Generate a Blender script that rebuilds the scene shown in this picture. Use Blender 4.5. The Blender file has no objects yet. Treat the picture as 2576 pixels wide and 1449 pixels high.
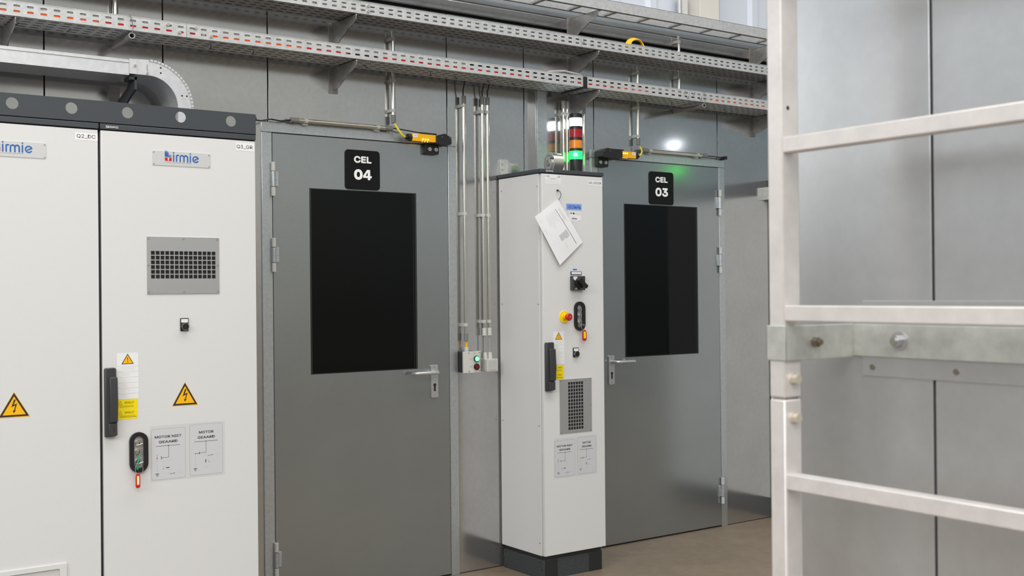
import bpy, bmesh, math, random
from mathutils import Vector, Matrix
from mathutils.geometry import interpolate_bezier, tessellate_polygon
random.seed(7)
S = bpy.context.scene
C = S.collection
PI = math.pi

# ------------------------------------------------------------------ camera
cam = bpy.data.cameras.new('camera'); camo = bpy.data.objects.new('camera', cam); C.objects.link(camo)
r_ = Vector((0.81533358, -0.57891547, -0.00938302)); u_ = Vector((0.00595065, -0.00782636, 0.99995167)); f_ = Vector((0.57896092, 0.81535001, 0.00293617))
M = Matrix((r_, u_, -f_)).transposed().to_4x4(); M.translation = Vector((0, -5.0, 1.48346))
camo.matrix_world = M
cam.sensor_width = 36.0; cam.lens = 2835.62 * 36.0 / 2576.0
cam.clip_start = 0.05
cam.dof.use_dof = True; cam.dof.focus_distance = 5.3; cam.dof.aperture_fstop = 7.0
S.camera = camo

# ------------------------------------------------------------------ world + exposure
S.view_settings.view_transform = 'Standard'; S.view_settings.look = 'None'
S.view_settings.gamma = 1.0; S.view_settings.exposure = 0.0
S.view_settings.use_curve_mapping = False
w = bpy.data.worlds.new('hall_light'); S.world = w; w.use_nodes = True
nt = w.node_tree; bg = nt.nodes['Background']
tc = nt.nodes.new('ShaderNodeTexCoord'); sp = nt.nodes.new('ShaderNodeSeparateXYZ'); cr = nt.nodes.new('ShaderNodeValToRGB')
mp = nt.nodes.new('ShaderNodeMapRange'); mp.inputs[1].default_value = -1; mp.inputs[2].default_value = 1
nt.links.new(tc.outputs['Generated'], sp.inputs[0]); nt.links.new(sp.outputs[2], mp.inputs[0]); nt.links.new(mp.outputs[0], cr.inputs[0]); nt.links.new(cr.outputs[0], bg.inputs[0])
e = cr.color_ramp.elements; e[0].position = 0.0; e[0].color = (.16, .14, .125, 1); e[1].position = 1.0; e[1].color = (.95, .95, .94, 1)
for pos, col in ((.49, (.27, .26, .25, 1)), (.53, (.44, .455, .46, 1)), (.62, (.50, .55, .60, 1)), (.74, (.66, .68, .70, 1))):
    k = e.new(pos); k.color = col
mx = nt.nodes.new('ShaderNodeMix'); mx.data_type = 'RGBA'; mx.blend_type = 'MULTIPLY'; mx.inputs[0].default_value = 1.0
cx2 = nt.nodes.new('ShaderNodeValToRGB'); mp2 = nt.nodes.new('ShaderNodeMapRange'); mp2.inputs[1].default_value = -1; mp2.inputs[2].default_value = 1
nt.links.new(sp.outputs[0], mp2.inputs[0]); nt.links.new(mp2.outputs[0], cx2.inputs[0]); nt.links.new(cr.outputs[0], mx.inputs[6]); nt.links.new(cx2.outputs[0], mx.inputs[7]); nt.links.new(mx.outputs[2], bg.inputs[0])
e = cx2.color_ramp.elements; e[0].position = 0.0; e[0].color = (1, 1, .98, 1); e[1].position = 1.0; e[1].color = (.55, .62, .66, 1)
for pos, col in ((.55, (1.3, 1.23, 1.10, 1)), (.68, (1.36, 1.27, 1.12, 1)), (.72, (1.2, 1.15, 1.04, 1)), (.79, (.88, .92, .93, 1)), (.86, (.60, .67, .70, 1))):
    k = e.new(pos); k.color = col
bg.inputs[1].default_value = 0.95

def area(name, loc, size, power, target, col=(1, 1, 1)):
    l = bpy.data.lights.new(name, 'AREA'); l.shape = 'RECTANGLE'; l.size, l.size_y = size; l.energy = power; l.color = col
    o = bpy.data.objects.new(name, l); C.objects.link(o); o.location = loc
    d = Vector(target) - Vector(loc); o.rotation_euler = d.to_track_quat('-Z', 'Y').to_euler()
    return o
area('hall_lamp', (2.6, -2.6, 6.2), (7.0, 1.2), 165, (2.6, -1.2, 0), (1.0, .985, .96))
area('hall_lamp', (-1.0, -7.5, 5.5), (6.0, 2.5), 225, (2.0, 0, 1.0), (1.0, .985, .95))
area('hall_window', (-6.0, -5.0, 4.5), (4.0, 3.0), 285, (3.5, -1, 1.5), (.96, .975, 1.0))

# ------------------------------------------------------------------ materials
MATS = {}
def mat(name, col, rough=.5, metal=0.0, spec=None, emit=None, es=0.0, noise=0.0, nscale=60.0, bump=0.0, aniso=None, stretch=None, var2=None):
    m = bpy.data.materials.new(name); m.use_nodes = True; n = m.node_tree; b = n.nodes['Principled BSDF']
    b.inputs['Base Color'].default_value = (*col, 1); b.inputs['Roughness'].default_value = rough; b.inputs['Metallic'].default_value = metal
    if spec is not None: b.inputs['Specular IOR Level'].default_value = spec
    if emit: b.inputs['Emission Color'].default_value = (*emit, 1); b.inputs['Emission Strength'].default_value = es
    if noise or bump or var2:
        t = n.nodes.new('ShaderNodeTexCoord'); mpn = n.nodes.new('ShaderNodeMapping'); n.links.new(t.outputs['Object'], mpn.inputs[0])
        if stretch: mpn.inputs['Scale'].default_value = stretch
        nz = n.nodes.new('ShaderNodeTexNoise'); nz.inputs['Scale'].default_value = nscale; nz.inputs['Detail'].default_value = 5; nz.inputs['Roughness'].default_value = .65
        n.links.new(mpn.outputs[0], nz.inputs['Vector'])
        fac = nz.outputs['Fac']
        if var2:
            nz2 = n.nodes.new('ShaderNodeTexNoise'); nz2.inputs['Scale'].default_value = var2[0]; nz2.inputs['Detail'].default_value = 3
            n.links.new(mpn.outputs[0], nz2.inputs['Vector'])
            mx = n.nodes.new('ShaderNodeMix'); mx.data_type = 'FLOAT'; mx.inputs[0].default_value = var2[1]
            n.links.new(nz.outputs['Fac'], mx.inputs[2]); n.links.new(nz2.outputs['Fac'], mx.inputs[3]); fac = mx.outputs[0]
        if noise:
            rn = min(noise, .06)
            rp = n.nodes.new('ShaderNodeValToRGB'); a, c = rp.color_ramp.elements; a.position = .3; c.position = .7
            a.color = (*[max(0, x * (1 - noise)) for x in col], 1); c.color = (*[min(1, x * (1 + noise)) for x in col], 1)
            n.links.new(fac, rp.inputs[0]); n.links.new(rp.outputs[0], b.inputs['Base Color'])
            mr = n.nodes.new('ShaderNodeMapRange'); mr.inputs[3].default_value = max(0.02, rough - .25 * rn); mr.inputs[4].default_value = min(1, rough + .25 * rn)
            n.links.new(fac, mr.inputs[0]); n.links.new(mr.outputs[0], b.inputs['Roughness'])
        if bump:
            bp = n.nodes.new('ShaderNodeBump'); bp.inputs['Strength'].default_value = bump; bp.inputs['Distance'].default_value = .002
            n.links.new(fac, bp.inputs['Height']); n.links.new(bp.outputs[0], b.inputs['Normal'])
    MATS[name] = m; return name
GALV = mat('galvanised_sheet', (.53, .53, .525), .15, .88, noise=.09, nscale=42, var2=(3.2, .55))
DOORM = mat('door_steel', (.385, .41, .42), .20, .85, noise=.06, nscale=55, var2=(3.0, .5))
FRAMEM = mat('frame_steel', (.53, .56, .58), .36, .8, noise=.10, nscale=60)
GALVR = mat('enclosure_sheet', (.60, .61, .615), .33, .8, noise=.08, nscale=30, var2=(2.2, .6))
TRAY = mat('tray_steel', (.53, .535, .54), .45, .35, noise=.14, nscale=45)
BRAK = mat('bracket_steel', (.33, .32, .31), .45, .6, noise=.2, nscale=40)
DARKGAP = mat('dark_gap', (.012, .012, .012), .9)
WHITE = mat('cabinet_paint', (.69, .69, .69), .42, 0, spec=.45, noise=.02, nscale=300, bump=.03)
WHITE2 = mat('cabinet_frame_paint', (.60, .59, .575), .5)
CAP = mat('anthracite_plastic', (.048, .055, .064), .45, noise=.12, nscale=200)
PLINTH = mat('plinth_steel', (.045, .05, .055), .4, noise=.2, nscale=80)
PLINTHD = mat('plinth_corner', (.018, .02, .022), .35)
BLACK = mat('black_plastic', (.012, .012, .013), .38)
HANDLE = mat('handle_black', (.04, .042, .046), .42)
SIGN = mat('sign_black', (.005, .006, .006), .4, spec=.2)
PRINTW = mat('print_white', (.86, .86, .86), .5)
PRINTK = mat('print_black', (.02, .018, .018), .6)
PRINTG = mat('print_grey', (.33, .33, .34), .6)
PRINTLG = mat('print_pale_grey', (.56, .56, .58), .6)
BLUE = mat('print_blue', (.015, .12, .42), .4)
NAVY = mat('print_navy', (.02, .06, .25), .5)
RED = mat('red_plastic', (.55, .012, .012), .35)
STICK = mat('sticker_white', (.82, .82, .83), .4)
FILM = mat('sticker_film', (.60, .61, .635), .3)
FILME = mat('sticker_film_edge', (.62, .625, .62), .35)
STICKB = mat('sticker_blue', (.22, .38, .82), .45)
YEL = mat('sticker_yellow', (.92, .72, .0), .45)
AMB = mat('warning_amber', (.93, .48, .0), .45)
PAPER = mat('paper', (.84, .845, .87), .7)
ALU = mat('brushed_aluminium', (.56, .57, .585), .36, .75, noise=.06, nscale=120, stretch=(1, 1, 12))
CHROME = mat('nickel', (.66, .64, .57), .24, 1.0)
SLEEVE = mat('grey_sleeve', (.20, .20, .19), .6)
CLIP = mat('grey_clip', (.50, .50, .48), .55)
PVC = mat('light_grey_plastic', (.60, .60, .57), .5)
FLOORM = mat('concrete_floor', (.195, .152, .108), .42, 0, noise=.20, nscale=5, var2=(26, .45), bump=.05)
GLASS = mat('dark_glass', (.003, .004, .004), .04, 0, spec=.2)
GASK = mat('glass_gasket', (.012, .013, .014), .5)
LADDER = mat('ladder_alu', (.74, .70, .68), .42, .35, noise=.07, nscale=25)
GALVB = mat('bracket_galvanised', (.60, .61, .58), .45, .6, noise=.16, nscale=22)
BOLTC = mat('cream_bolt', (.66, .60, .50), .4, .4)
BOLTR = mat('dull_bolt', (.24, .20, .16), .45, .7)
RIB = mat('ribbed_sheet', (.62, .66, .74), .5)
CREAM = mat('cream_paint', (.66, .63, .58), .5)
YELP = mat('yellow_housing', (.90, .46, .0), .35)
YELT = mat('yellow_tube', (.80, .66, .03), .4)
CORNG = mat('orange_cable', (.95, .13, .015), .45)
CRED = mat('red_cable', (.62, .012, .015), .45)
CGREY = mat('grey_cable', (.36, .36, .36), .5)
CBLK = mat('black_cable', (.01, .01, .01), .5)
CYEL = mat('yellow_cable', (.85, .52, .01), .45)
GRNS = mat('green_strap', (.03, .35, .20), .5)
LEDW = mat('lamp_white_lit', (.9, .9, .95), .3, emit=(.84, .90, 1.0), es=12.0)
LEDG = mat('lamp_green_lit', (.02, .6, .2), .3, emit=(.002, 1.0, .03), es=7.5)
LEDGC = mat('lamp_green_core', (.5, .9, .6), .3, emit=(.5, 1.0, .62), es=2.6)
LENR = mat('lamp_red_off', (.42, .006, .012), .2)
LENA = mat('lamp_amber_off', (.82, .25, .01), .2)
LENDR = mat('dark_red_lens', (.13, .004, .008), .2)
LEDY = mat('led_yellow', (1, .8, .2), .3, emit=(1, .78, .25), es=4.0)
GRNL = mat('button_green_lit', (.1, .8, .3), .3, emit=(.2, 1.0, .35), es=1.6)

# ------------------------------------------------------------------ mesh builder
ORI = {}
TXT = {}
FONT = None                                   # Blender's own bundled sans-serif; the built-in font if it is not there
try:
    import os
    _fp = os.path.join(bpy.utils.system_resource('DATAFILES'), 'fonts', 'Inter.woff2')
    if os.path.exists(_fp): FONT = bpy.data.fonts.load(_fp)
except Exception: FONT = None
def text_mesh(s):
    if s in TXT: return TXT[s]
    cu = bpy.data.curves.new('t', 'FONT'); cu.body = s; cu.resolution_u = 3
    if FONT: cu.font = FONT
    o = bpy.data.objects.new('t', cu); C.objects.link(o)
    bpy.context.view_layer.update()
    cv = o.to_curve(bpy.context.evaluated_depsgraph_get()); loops = []
    for sp in cv.splines:                     # outline loops, each overlapping part of a glyph filled on its own
        B = sp.bezier_points; L = []
        for i in range(len(B)):
            a, b = B[i], B[(i + 1) % len(B)]
            L += [q.to_2d() for q in interpolate_bezier(a.co, a.handle_right, b.handle_left, b.co, 6)[:-1]]
        L = [q for i, q in enumerate(L) if (q - L[i - 1]).length > 1e-5]
        if len(L) > 2: loops.append((sum(L[i - 1].x * L[i].y - L[i].x * L[i - 1].y for i in range(len(L))) / 2, L))
    sgn = 1 if max(loops, key=lambda q: abs(q[0]))[0] > 0 else -1
    def inside(q, L):
        c = False
        for i in range(len(L)):
            a, b = L[i - 1], L[i]
            if (a.y > q.y) != (b.y > q.y) and q.x < (b.x - a.x) * (q.y - a.y) / (b.y - a.y) + a.x: c = not c
        return c
    v = []; f = []
    for ar, L in loops:
        if ar * sgn < 0: continue
        hs = [H for a2, H in loops if a2 * sgn < 0 and inside(H[0], L)]; pts = [q for l in [L] + hs for q in l]
        b0 = len(v); v += [(q.x, q.y, .00002) for q in pts]
        f += [tuple(b0 + k for k in tri) for tri in tessellate_polygon([[q.to_3d() for q in l] for l in [L] + hs])]
    o.to_curve_clear()
    me = bpy.data.meshes.new_from_object(o.evaluated_get(bpy.context.evaluated_depsgraph_get())); b0 = len(v)
    v += [(q.co.x, q.co.y, 0) for q in me.vertices]; f += [tuple(b0 + k for k in q.vertices) for q in me.polygons]; bpy.data.meshes.remove(me)
    bpy.data.objects.remove(o); bpy.data.curves.remove(cu)
    TXT[s] = (v, f); return TXT[s]
class MB:
    def __init__(s): s.V = []; s.F = []; s.MI = []; s.m = []
    def mi(s, m):
        if m not in s.m: s.m.append(m)
        return s.m.index(m)
    def add(s, v, f, m):
        b = len(s.V); s.V += [tuple(p) for p in v]; k = s.mi(m)
        for q in f: s.F.append([b + i for i in q]); s.MI.append(k)
        return s
    def box(s, x0, x1, y0, y1, z0, z1, m):
        v = [(x, y, z) for x in (x0, x1) for y in (y0, y1) for z in (z0, z1)]
        return s.add(v, [(0, 1, 3, 2), (4, 6, 7, 5), (0, 4, 5, 1), (2, 3, 7, 6), (0, 2, 6, 4), (1, 5, 7, 3)], m)
    def cyl(s, p0, p1, r, m, n=20, r2=None, cap=True):
        p0 = Vector(p0); p1 = Vector(p1); d = (p1 - p0).normalized(); r2 = r if r2 is None else r2
        a = d.orthogonal().normalized(); b = d.cross(a)
        v = [p0 + (a * math.cos(t) + b * math.sin(t)) * r for t in [2 * PI * i / n for i in range(n)]] + [p1 + (a * math.cos(t) + b * math.sin(t)) * r2 for t in [2 * PI * i / n for i in range(n)]]
        f = [(i, (i + 1) % n, n + (i + 1) % n, n + i) for i in range(n)]
        if cap: f += [tuple(range(n)), tuple(range(n, 2 * n))]
        return s.add(v, f, m)
    def tube(s, pts, r, m, n=10):
        pts = [Vector(p) for p in pts]; rings = []; a = None
        for i, p in enumerate(pts):
            d = (pts[min(i + 1, len(pts) - 1)] - pts[max(i - 1, 0)]).normalized()
            if a is None: a = d.orthogonal().normalized()
            a = (a - d * a.dot(d)).normalized(); b = d.cross(a)
            rings.append([p + (a * math.cos(t) + b * math.sin(t)) * r for t in [2 * PI * k / n for k in range(n)]])
        v = [q for R in rings for q in R]; f = []
        for i in range(len(rings) - 1):
            for k in range(n): f.append((i * n + k, i * n + (k + 1) % n, (i + 1) * n + (k + 1) % n, (i + 1) * n + k))
        f += [tuple(range(n)), tuple(range((len(rings) - 1) * n, len(rings) * n))]
        return s.add(v, f, m)
    def prism(s, poly, y0, y1, m):
        n = len(poly); v = [(x, y0, z) for x, z in poly] + [(x, y1, z) for x, z in poly]
        return s.add(v, [tuple(range(n)), tuple(range(n, 2 * n))] + [(i, (i + 1) % n, n + (i + 1) % n, n + i) for i in range(n)], m)
    def prismx(s, poly, x0, x1, m):          # poly in (y, z)
        n = len(poly); v = [(x0, y, z) for y, z in poly] + [(x1, y, z) for y, z in poly]
        return s.add(v, [tuple(range(n)), tuple(range(n, 2 * n))] + [(i, (i + 1) % n, n + (i + 1) % n, n + i) for i in range(n)], m)
    def flat(s, poly, y, m): return s.add([(x, y, z) for x, z in poly], [tuple(range(len(poly)))], m)
    def rect(s, x0, x1, z0, z1, y, m): return s.flat([(x0, z0), (x1, z0), (x1, z1), (x0, z1)], y, m)
    def ring(s, outer, inner, y0, y1, m):    # outer / inner loops of equal length; y0 front
        n = len(outer); v = [(x, y0, z) for x, z in outer] + [(x, y0, z) for x, z in inner] + [(x, y1, z) for x, z in outer] + [(x, y1, z) for x, z in inner]
        f = []
        for i in range(n):
            j = (i + 1) % n
            f += [(i, j, n + j, n + i), (2 * n + i, 3 * n + i, 3 * n + j, 2 * n + j), (i, 2 * n + i, 2 * n + j, j), (n + i, n + j, 3 * n + j, 3 * n + i)]
        return s.add(v, f, m)
    def line(s, pts, w, y, m):
        for (x0, z0), (x1, z1) in zip(pts[:-1], pts[1:]):
            d = math.hypot(x1 - x0, z1 - z0) or 1e-9; nx, nz = -(z1 - z0) / d * w / 2, (x1 - x0) / d * w / 2
            s.flat([(x0 + nx, z0 + nz), (x0 - nx, z0 - nz), (x1 - nx, z1 - nz), (x1 + nx, z1 + nz)], y, m)
        return s
    def stroke(s, pts, w, y, m, n=10):       # round-jointed stroke
        for i in range(len(pts) - 1): s.line(pts[i:i + 2], w, y - .00003 * (i % 3), m)
        for i, (x, z) in enumerate(pts): s.disc(x, z, w / 2, y - .00009 - .00003 * (i % 3), m, n)
        return s
    def disc(s, x, z, r, y, m, n=16): return s.flat([(x + r * math.cos(2 * PI * i / n), z + r * math.sin(2 * PI * i / n)) for i in range(n)], y, m)
    def text(s, t, x0, x1, z0, z1, y, m, bold=0.0):
        v, f = text_mesh(t); ax = min(p[0] for p in v); bx = max(p[0] for p in v); az = min(p[1] for p in v); bz = max(p[1] for p in v)
        h = z1 - z0; b = bold * h; x0 += b; x1 -= b; z0 += b; z1 -= b
        k = 1 if not bold else (4 if bold < .05 else 10)
        for j in range(k):
            dx, dz = (0, 0) if k == 1 else (b * math.cos(2 * PI * (j + .5) / k) * 1.15, b * math.sin(2 * PI * (j + .5) / k) * 1.15)
            s.add([(x0 + dx + (p[0] - ax) / (bx - ax) * (x1 - x0), y - .00003 * j - p[2], z0 + dz + (p[1] - az) / (bz - az) * (z1 - z0)) for p in v], f, m)
        return s
    def perf(s, u0, u1, v0, v1, cells, hole, P, th, m):
        """sheet u0..u1 x v0..v1 with holes: cells = (nu, nv) regular cells, hole = (half width, half height, corner radius, n)"""
        nu, nv = cells; du = (u1 - u0) / nu; dv = (v1 - v0) / nv; a, b, rr, n = hole
        for i in range(nu):
            for j in range(nv):
                cu = u0 + (i + .5) * du; cv = v0 + (j + .5) * dv; hu = du / 2; hv = dv / 2
                for w_ in ((0, th) if th else (0,)):
                    for sx in (1, -1):
                        for sz in (1, -1):
                            q = [(a, 0)] + [(a - rr + rr * math.cos(t), b - rr + rr * math.sin(t)) for t in [PI / 2 * k / n for k in range(n + 1)]] + [(0, b)]
                            pl = q + [(0, hv), (hu, hv), (hu, 0)]
                            s.add([P(cu + sx * x, cv + sz * z, w_) for x, z in pl], [tuple(range(len(pl)))], m)
                if th:
                    q = []
                    for sx, sz, rev in ((1, 1, 0), (-1, 1, 1), (-1, -1, 0), (1, -1, 1)):
                        arc = [(sx * (a - rr + rr * math.cos(t)), sz * (b - rr + rr * math.sin(t))) for t in [PI / 2 * k / n for k in range(n + 1)]]
                        q += arc[::-1] if rev else arc
                    N = len(q); s.add([P(cu + x, cv + z, 0) for x, z in q] + [P(cu + x, cv + z, th) for x, z in q], [(k, (k + 1) % N, N + (k + 1) % N, N + k) for k in range(N)], m)
        return s
    def build(s, name, parent=None, bevel=0.0, smooth=True, origin=None):
        if parent is not None: o0 = Vector(ORI[parent.name])
        elif origin is not None: o0 = Vector(origin)
        else:
            xs, ys, zs = zip(*s.V); o0 = Vector(((min(xs) + max(xs)) / 2, (min(ys) + max(ys)) / 2, min(zs)))
        me = bpy.data.meshes.new(name); me.from_pydata([(Vector(p) - o0) for p in s.V], [], s.F)
        for m in s.m: me.materials.append(MATS[m])
        me.polygons.foreach_set('material_index', s.MI)
        bm = bmesh.new(); bm.from_mesh(me); bmesh.ops.recalc_face_normals(bm, faces=bm.faces); bm.to_mesh(me); bm.free()
        if smooth:
            me.polygons.foreach_set('use_smooth', [True] * len(me.polygons)); me.set_sharp_from_angle(angle=math.radians(32))
        me.update()
        o = bpy.data.objects.new(name, me); C.objects.link(o)
        if parent is not None: o.parent = parent
        else: o.location = o0
        ORI[o.name] = tuple(o0)
        if bevel:
            bv = o.modifiers.new('bevel', 'BEVEL'); bv.width = bevel; bv.segments = 2; bv.limit_method = 'ANGLE'; bv.angle_limit = math.radians(50)
        return o
def tag(o, label, cat, group=None):
    o['label'] = label; o['category'] = cat
    if group: o['group'] = group
    return o
def thing(name, loc, label, cat, group=None):
    o = bpy.data.objects.new(name, None); C.objects.link(o); o.location = loc; o.empty_display_size = .05; ORI[o.name] = tuple(loc)
    return tag(o, label, cat, group)
def struct(o): o['kind'] = 'structure'; return o
def sthing(name, loc):
    o = bpy.data.objects.new(name, None); C.objects.link(o); o.location = loc; o.empty_display_size = .05; ORI[o.name] = tuple(loc); return struct(o)
def rrect(x0, x1, z0, z1, r, n=5):
    p = []
    for cx, cz, a0 in ((x1 - r, z1 - r, 0), (x0 + r, z1 - r, PI / 2), (x0 + r, z0 + r, PI), (x1 - r, z0 + r, 3 * PI / 2)):
        p += [(cx + r * math.cos(a0 + PI / 2 * k / n), cz + r * math.sin(a0 + PI / 2 * k / n)) for k in range(n + 1)]
    return p
XZ = lambda y: (lambda u, v, w: (u, y + w, v))

# ------------------------------------------------------------------ setting
struct(MB().box(-12, 14, -16, 3, -.06, 0, FLOORM).build('floor', smooth=False))
m = MB(); m.box(-6, 9, .030, .16, 0, 2.955, DARKGAP)
seams = [-6, -1.85, -.85, .15, 1.148, 1.652, 2.15, 3.148, 3.647, 4.143, 5.144, 5.65, 6.65, 7.65, 9]
for a, b in zip(seams[:-1], seams[1:]): m.box(a + .0030, b - .0030, .008, .032, .004, 2.94, GALV)
struct(m.build('wall_back', bevel=.0004))
m = MB(); m.box(-6, 9, .004, .55, 2.958, 3.02, GALV); m.box(-6, 9, .004, .06, 3.02, 3.13, GALV); m.box(-6, 9, .06, .75, 3.10, 3.13, GALV)
struct(m.build('trim_1', bevel=.006))
m = MB()                                      # ribbed pale wall behind the cell roof
pts = []; x = -6.0
while x < 9.0:
    pts += [(x, .70), (x + .19, .70), (x + .215, .675), (x + .27, .675), (x + .295, .70)]; x += .333
n = len(pts); m.add([(a, b, 3.0) for a, b in pts] + [(a, b, 6.5) for a, b in pts], [(i, i + 1, n + i + 1, n + i) for i in range(n - 1)], RIB)
m.box(-6, 9, .72, .78, 3.0, 6.5, RIB)
struct(m.build('wall_upper', smooth=False))
m = MB()
for a, b in ((-6.2, -4.90), (-4.895, -3.8975), (-3.8925, -3.60)): m.box(1.63, 1.66, a, b, 0, 3.6, GALVR)
m.box(1.645, 1.70, -6.2, -3.61, 0, 3.59, DARKGAP)
struct(m.build('wall_right', bevel=.0012))

def door(n, x0, x1, hinge_left, wx0, wx1, sign_text, sx0, sx1):
    root = sthing('door_%d' % n, ((x0 + x1) / 2, 0, 0)); z0, z1 = .010, 2.245
    f = MB(); fx0, fx1 = x0 - .055, x1 + .054
    f.box(fx0, x0 - .003, 0, .012, 0, 2.245, FRAMEM); f.box(x1 + .003, fx1, 0, .012, 0, 2.245, FRAMEM); f.box(fx0, fx1, 0, .012, 2.2475, 2.294, FRAMEM)
    f.build('door_frame', root, bevel=.0015)
    g = MB(); g.box(x0 - .003, x1 + .003, .006, .009, 0, 2.2475, DARKGAP); g.build('door_gap', root)
    l = MB(); wz0, wz1 = 1.090, 1.991; y0, y1 = .001, .0085
    l.box(x0, wx0, y0, y1, z0, z1 - .002, DOORM); l.box(wx1, x1, y0, y1, z0, z1 - .002, DOORM); l.box(wx0, wx1, y0, y1, z0, wz0, DOORM); l.box(wx0, wx1, y0, y1, wz1, z1 - .002, DOORM)
    l.build('door_leaf', root)
    pz = MB(); t = .010
    pz.box(wx0, wx1, .0040, .0084, wz0, wz1, GLASS); pn = pz.build('window_pane', root)
    gk = MB(); gk.ring([(wx0, wz0), (wx1, wz0), (wx1, wz1), (wx0, wz1)], [(wx0 + t, wz0 + t * .4), (wx1 - t, wz0 + t * .4), (wx1 - t, wz1 - t * .4), (wx0 + t, wz1 - t * .4)], .0025, .006, GASK)
    gk.box(wx1 - .019, wx1 - .0165, .003, .005, wz0 + .004, wz1 - .004, GASK)
    gk.build('window_gasket', root)
    hx = (x0 - .002) if hinge_left else (x1 + .002); s = 1 if hinge_left else -1
    for zt in (2.105, 1.746, .306):
        h = MB(); zb = zt - .160
        h.cyl((hx, -.011, zt - .042), (hx, -.011, zt), .0105, CLIP, 18); h.cyl((hx, -.011, zb), (hx, -.011, zb + .042), .0105, CLIP, 18)
        h.cyl((hx, -.011, zb + .0445), (hx, -.011, zt - .0445), .0115, FRAMEM, 18); h.cyl((hx, -.011, zb + .03), (hx, -.011, zt - .03), .009, PLINTH, 14)
        hg = h.build('hinge', root)
        a, b = sorted((hx, hx + s * .028)); q = MB().box(a, b, -.008, .002, zb + .045, zt - .045, FRAMEM); q.box(*sorted((hx + s * .017, hx + s * .021)), -.010, -.007, zb + .078, zb + .083, CHROME)
        q.build('hinge_plate', hg, bevel=.001)
    # lever handle on a long back plate
    px = x1 - .095 if hinge_left else x0 + .080; s = -1 if hinge_left else 1
    hp = MB(); hp.prism(rrect(px - .021, px + .021, .938, 1.106, .006), -.008, .001, ALU)
    for zz in (1.096, .950): hp.cyl((px, -.0085, zz), (px, -.0095, zz), .003, BRAK, 10)
    plate = hp.build('handle_plate', root, bevel=.001)
    kh = MB(); kh.disc(px, 1.003, .0085, -.0086, BLACK); kh.rect(px - .0052, px + .0052, .975, 1.003, -.0087, BLACK); kh.disc(px, .975, .0052, -.0088, BLACK); kh.build('keyhole', plate)
    lv = MB(); lv.tube([(px, -.006, 1.069), (px, -.040, 1.069), (px + s * .006, -.050, 1.069), (px + s * .018, -.055, 1.069), (px + s * .06, -.055, 1.069), (px + s * .120, -.055, 1.069), (px + s * .136, -.052, 1.0685), (px + s * .142, -.044, 1.068), (px + s * .143, -.030, 1.068)], .0098, ALU, 14)
    lv.build('lever', plate)
    sg = MB(); sg.prism(rrect(sx0, sx1, 1.995, 2.192, .018), -.003, .001, SIGN); so = sg.build('cell_sign', root)
    w_ = sx1 - sx0; tx = MB(); tx.text(sign_text[0], sx0 + w_ * .255, sx1 - w_ * .245, 2.128, 2.1615, -.0034, PRINTW, .06); 
    if sign_text[1] == '04':
        tx.text('0', sx0 + w_ * .255, sx0 + w_ * .495, 2.0445, 2.096, -.0034, PRINTW, .07)
        q0x, qw, qz, qh = sx0 + w_ * .510, w_ * .250, 2.0450, .0505; Q = lambda P_, dy: tx.flat([(q0x + a * qw, qz + b * qh) for a, b in P_], -.0034 - dy, PRINTW)
        Q([(.54, 0), (.82, 0), (.82, 1), (.54, 1)], 0); Q([(0, .20), (1, .20), (1, .40), (0, .40)], .0001); Q([(0, .40), (.30, .40), (.68, 1), (.46, 1)], .0002)
    else: tx.text(sign_text[1], sx0 + w_ * .255, sx1 - w_ * .235, 2.0445, 2.096, -.0034, PRINTW, .06)
    tx.build('sign_lettering', so)
    return root
door(1, 2.168, 3.144, True, 2.356, 2.953, ('CEL', '04'), 2.547, 2.741)
door(2, 4.169, 5.142, False, 4.359, 4.957, ('CEL', '03'), 4.557, 4.755)

# ------------------------------------------------------------------ drawings for stickers
def triangle(m, cx, z0, z1, hw, y, kind, lw):
    A = [(cx - hw, z0), (cx + hw, z0), (cx, z1)]; m.flat(A, y, PRINTK)
    c = (cx, z0 + (z1 - z0) / 3); k = 1 - lw * 3.1 / (z1 - z0)
    m.flat([(c[0] + (x - c[0]) * k, c[1] + (z - c[1]) * k) for x, z in A], y - .0002, AMB)
    h = z1 - z0
    if kind == '!':
        m.flat([(cx - .035 * h, z0 + .62 * h), (cx - .02 * h, z0 + .32 * h), (cx + .02 * h, z0 + .32 * h), (cx + .035 * h, z0 + .62 * h)], y - .0004, PRINTK); m.disc(cx, z0 + .22 * h, .045 * h, y - .0004, PRINTK)
    else:
        q = [(.0, .72), (.07, .71), (-.02, .49), (.12, .56), (.035, .26), (.07, .255), (-.02, .15), (-.05, .265), (-.01, .26), (.05, .47), (-.11, .40)]
        m.flat([(cx + a * h, z0 + b * h) for a, b in q], y - .0004, PRINTK)
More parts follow.
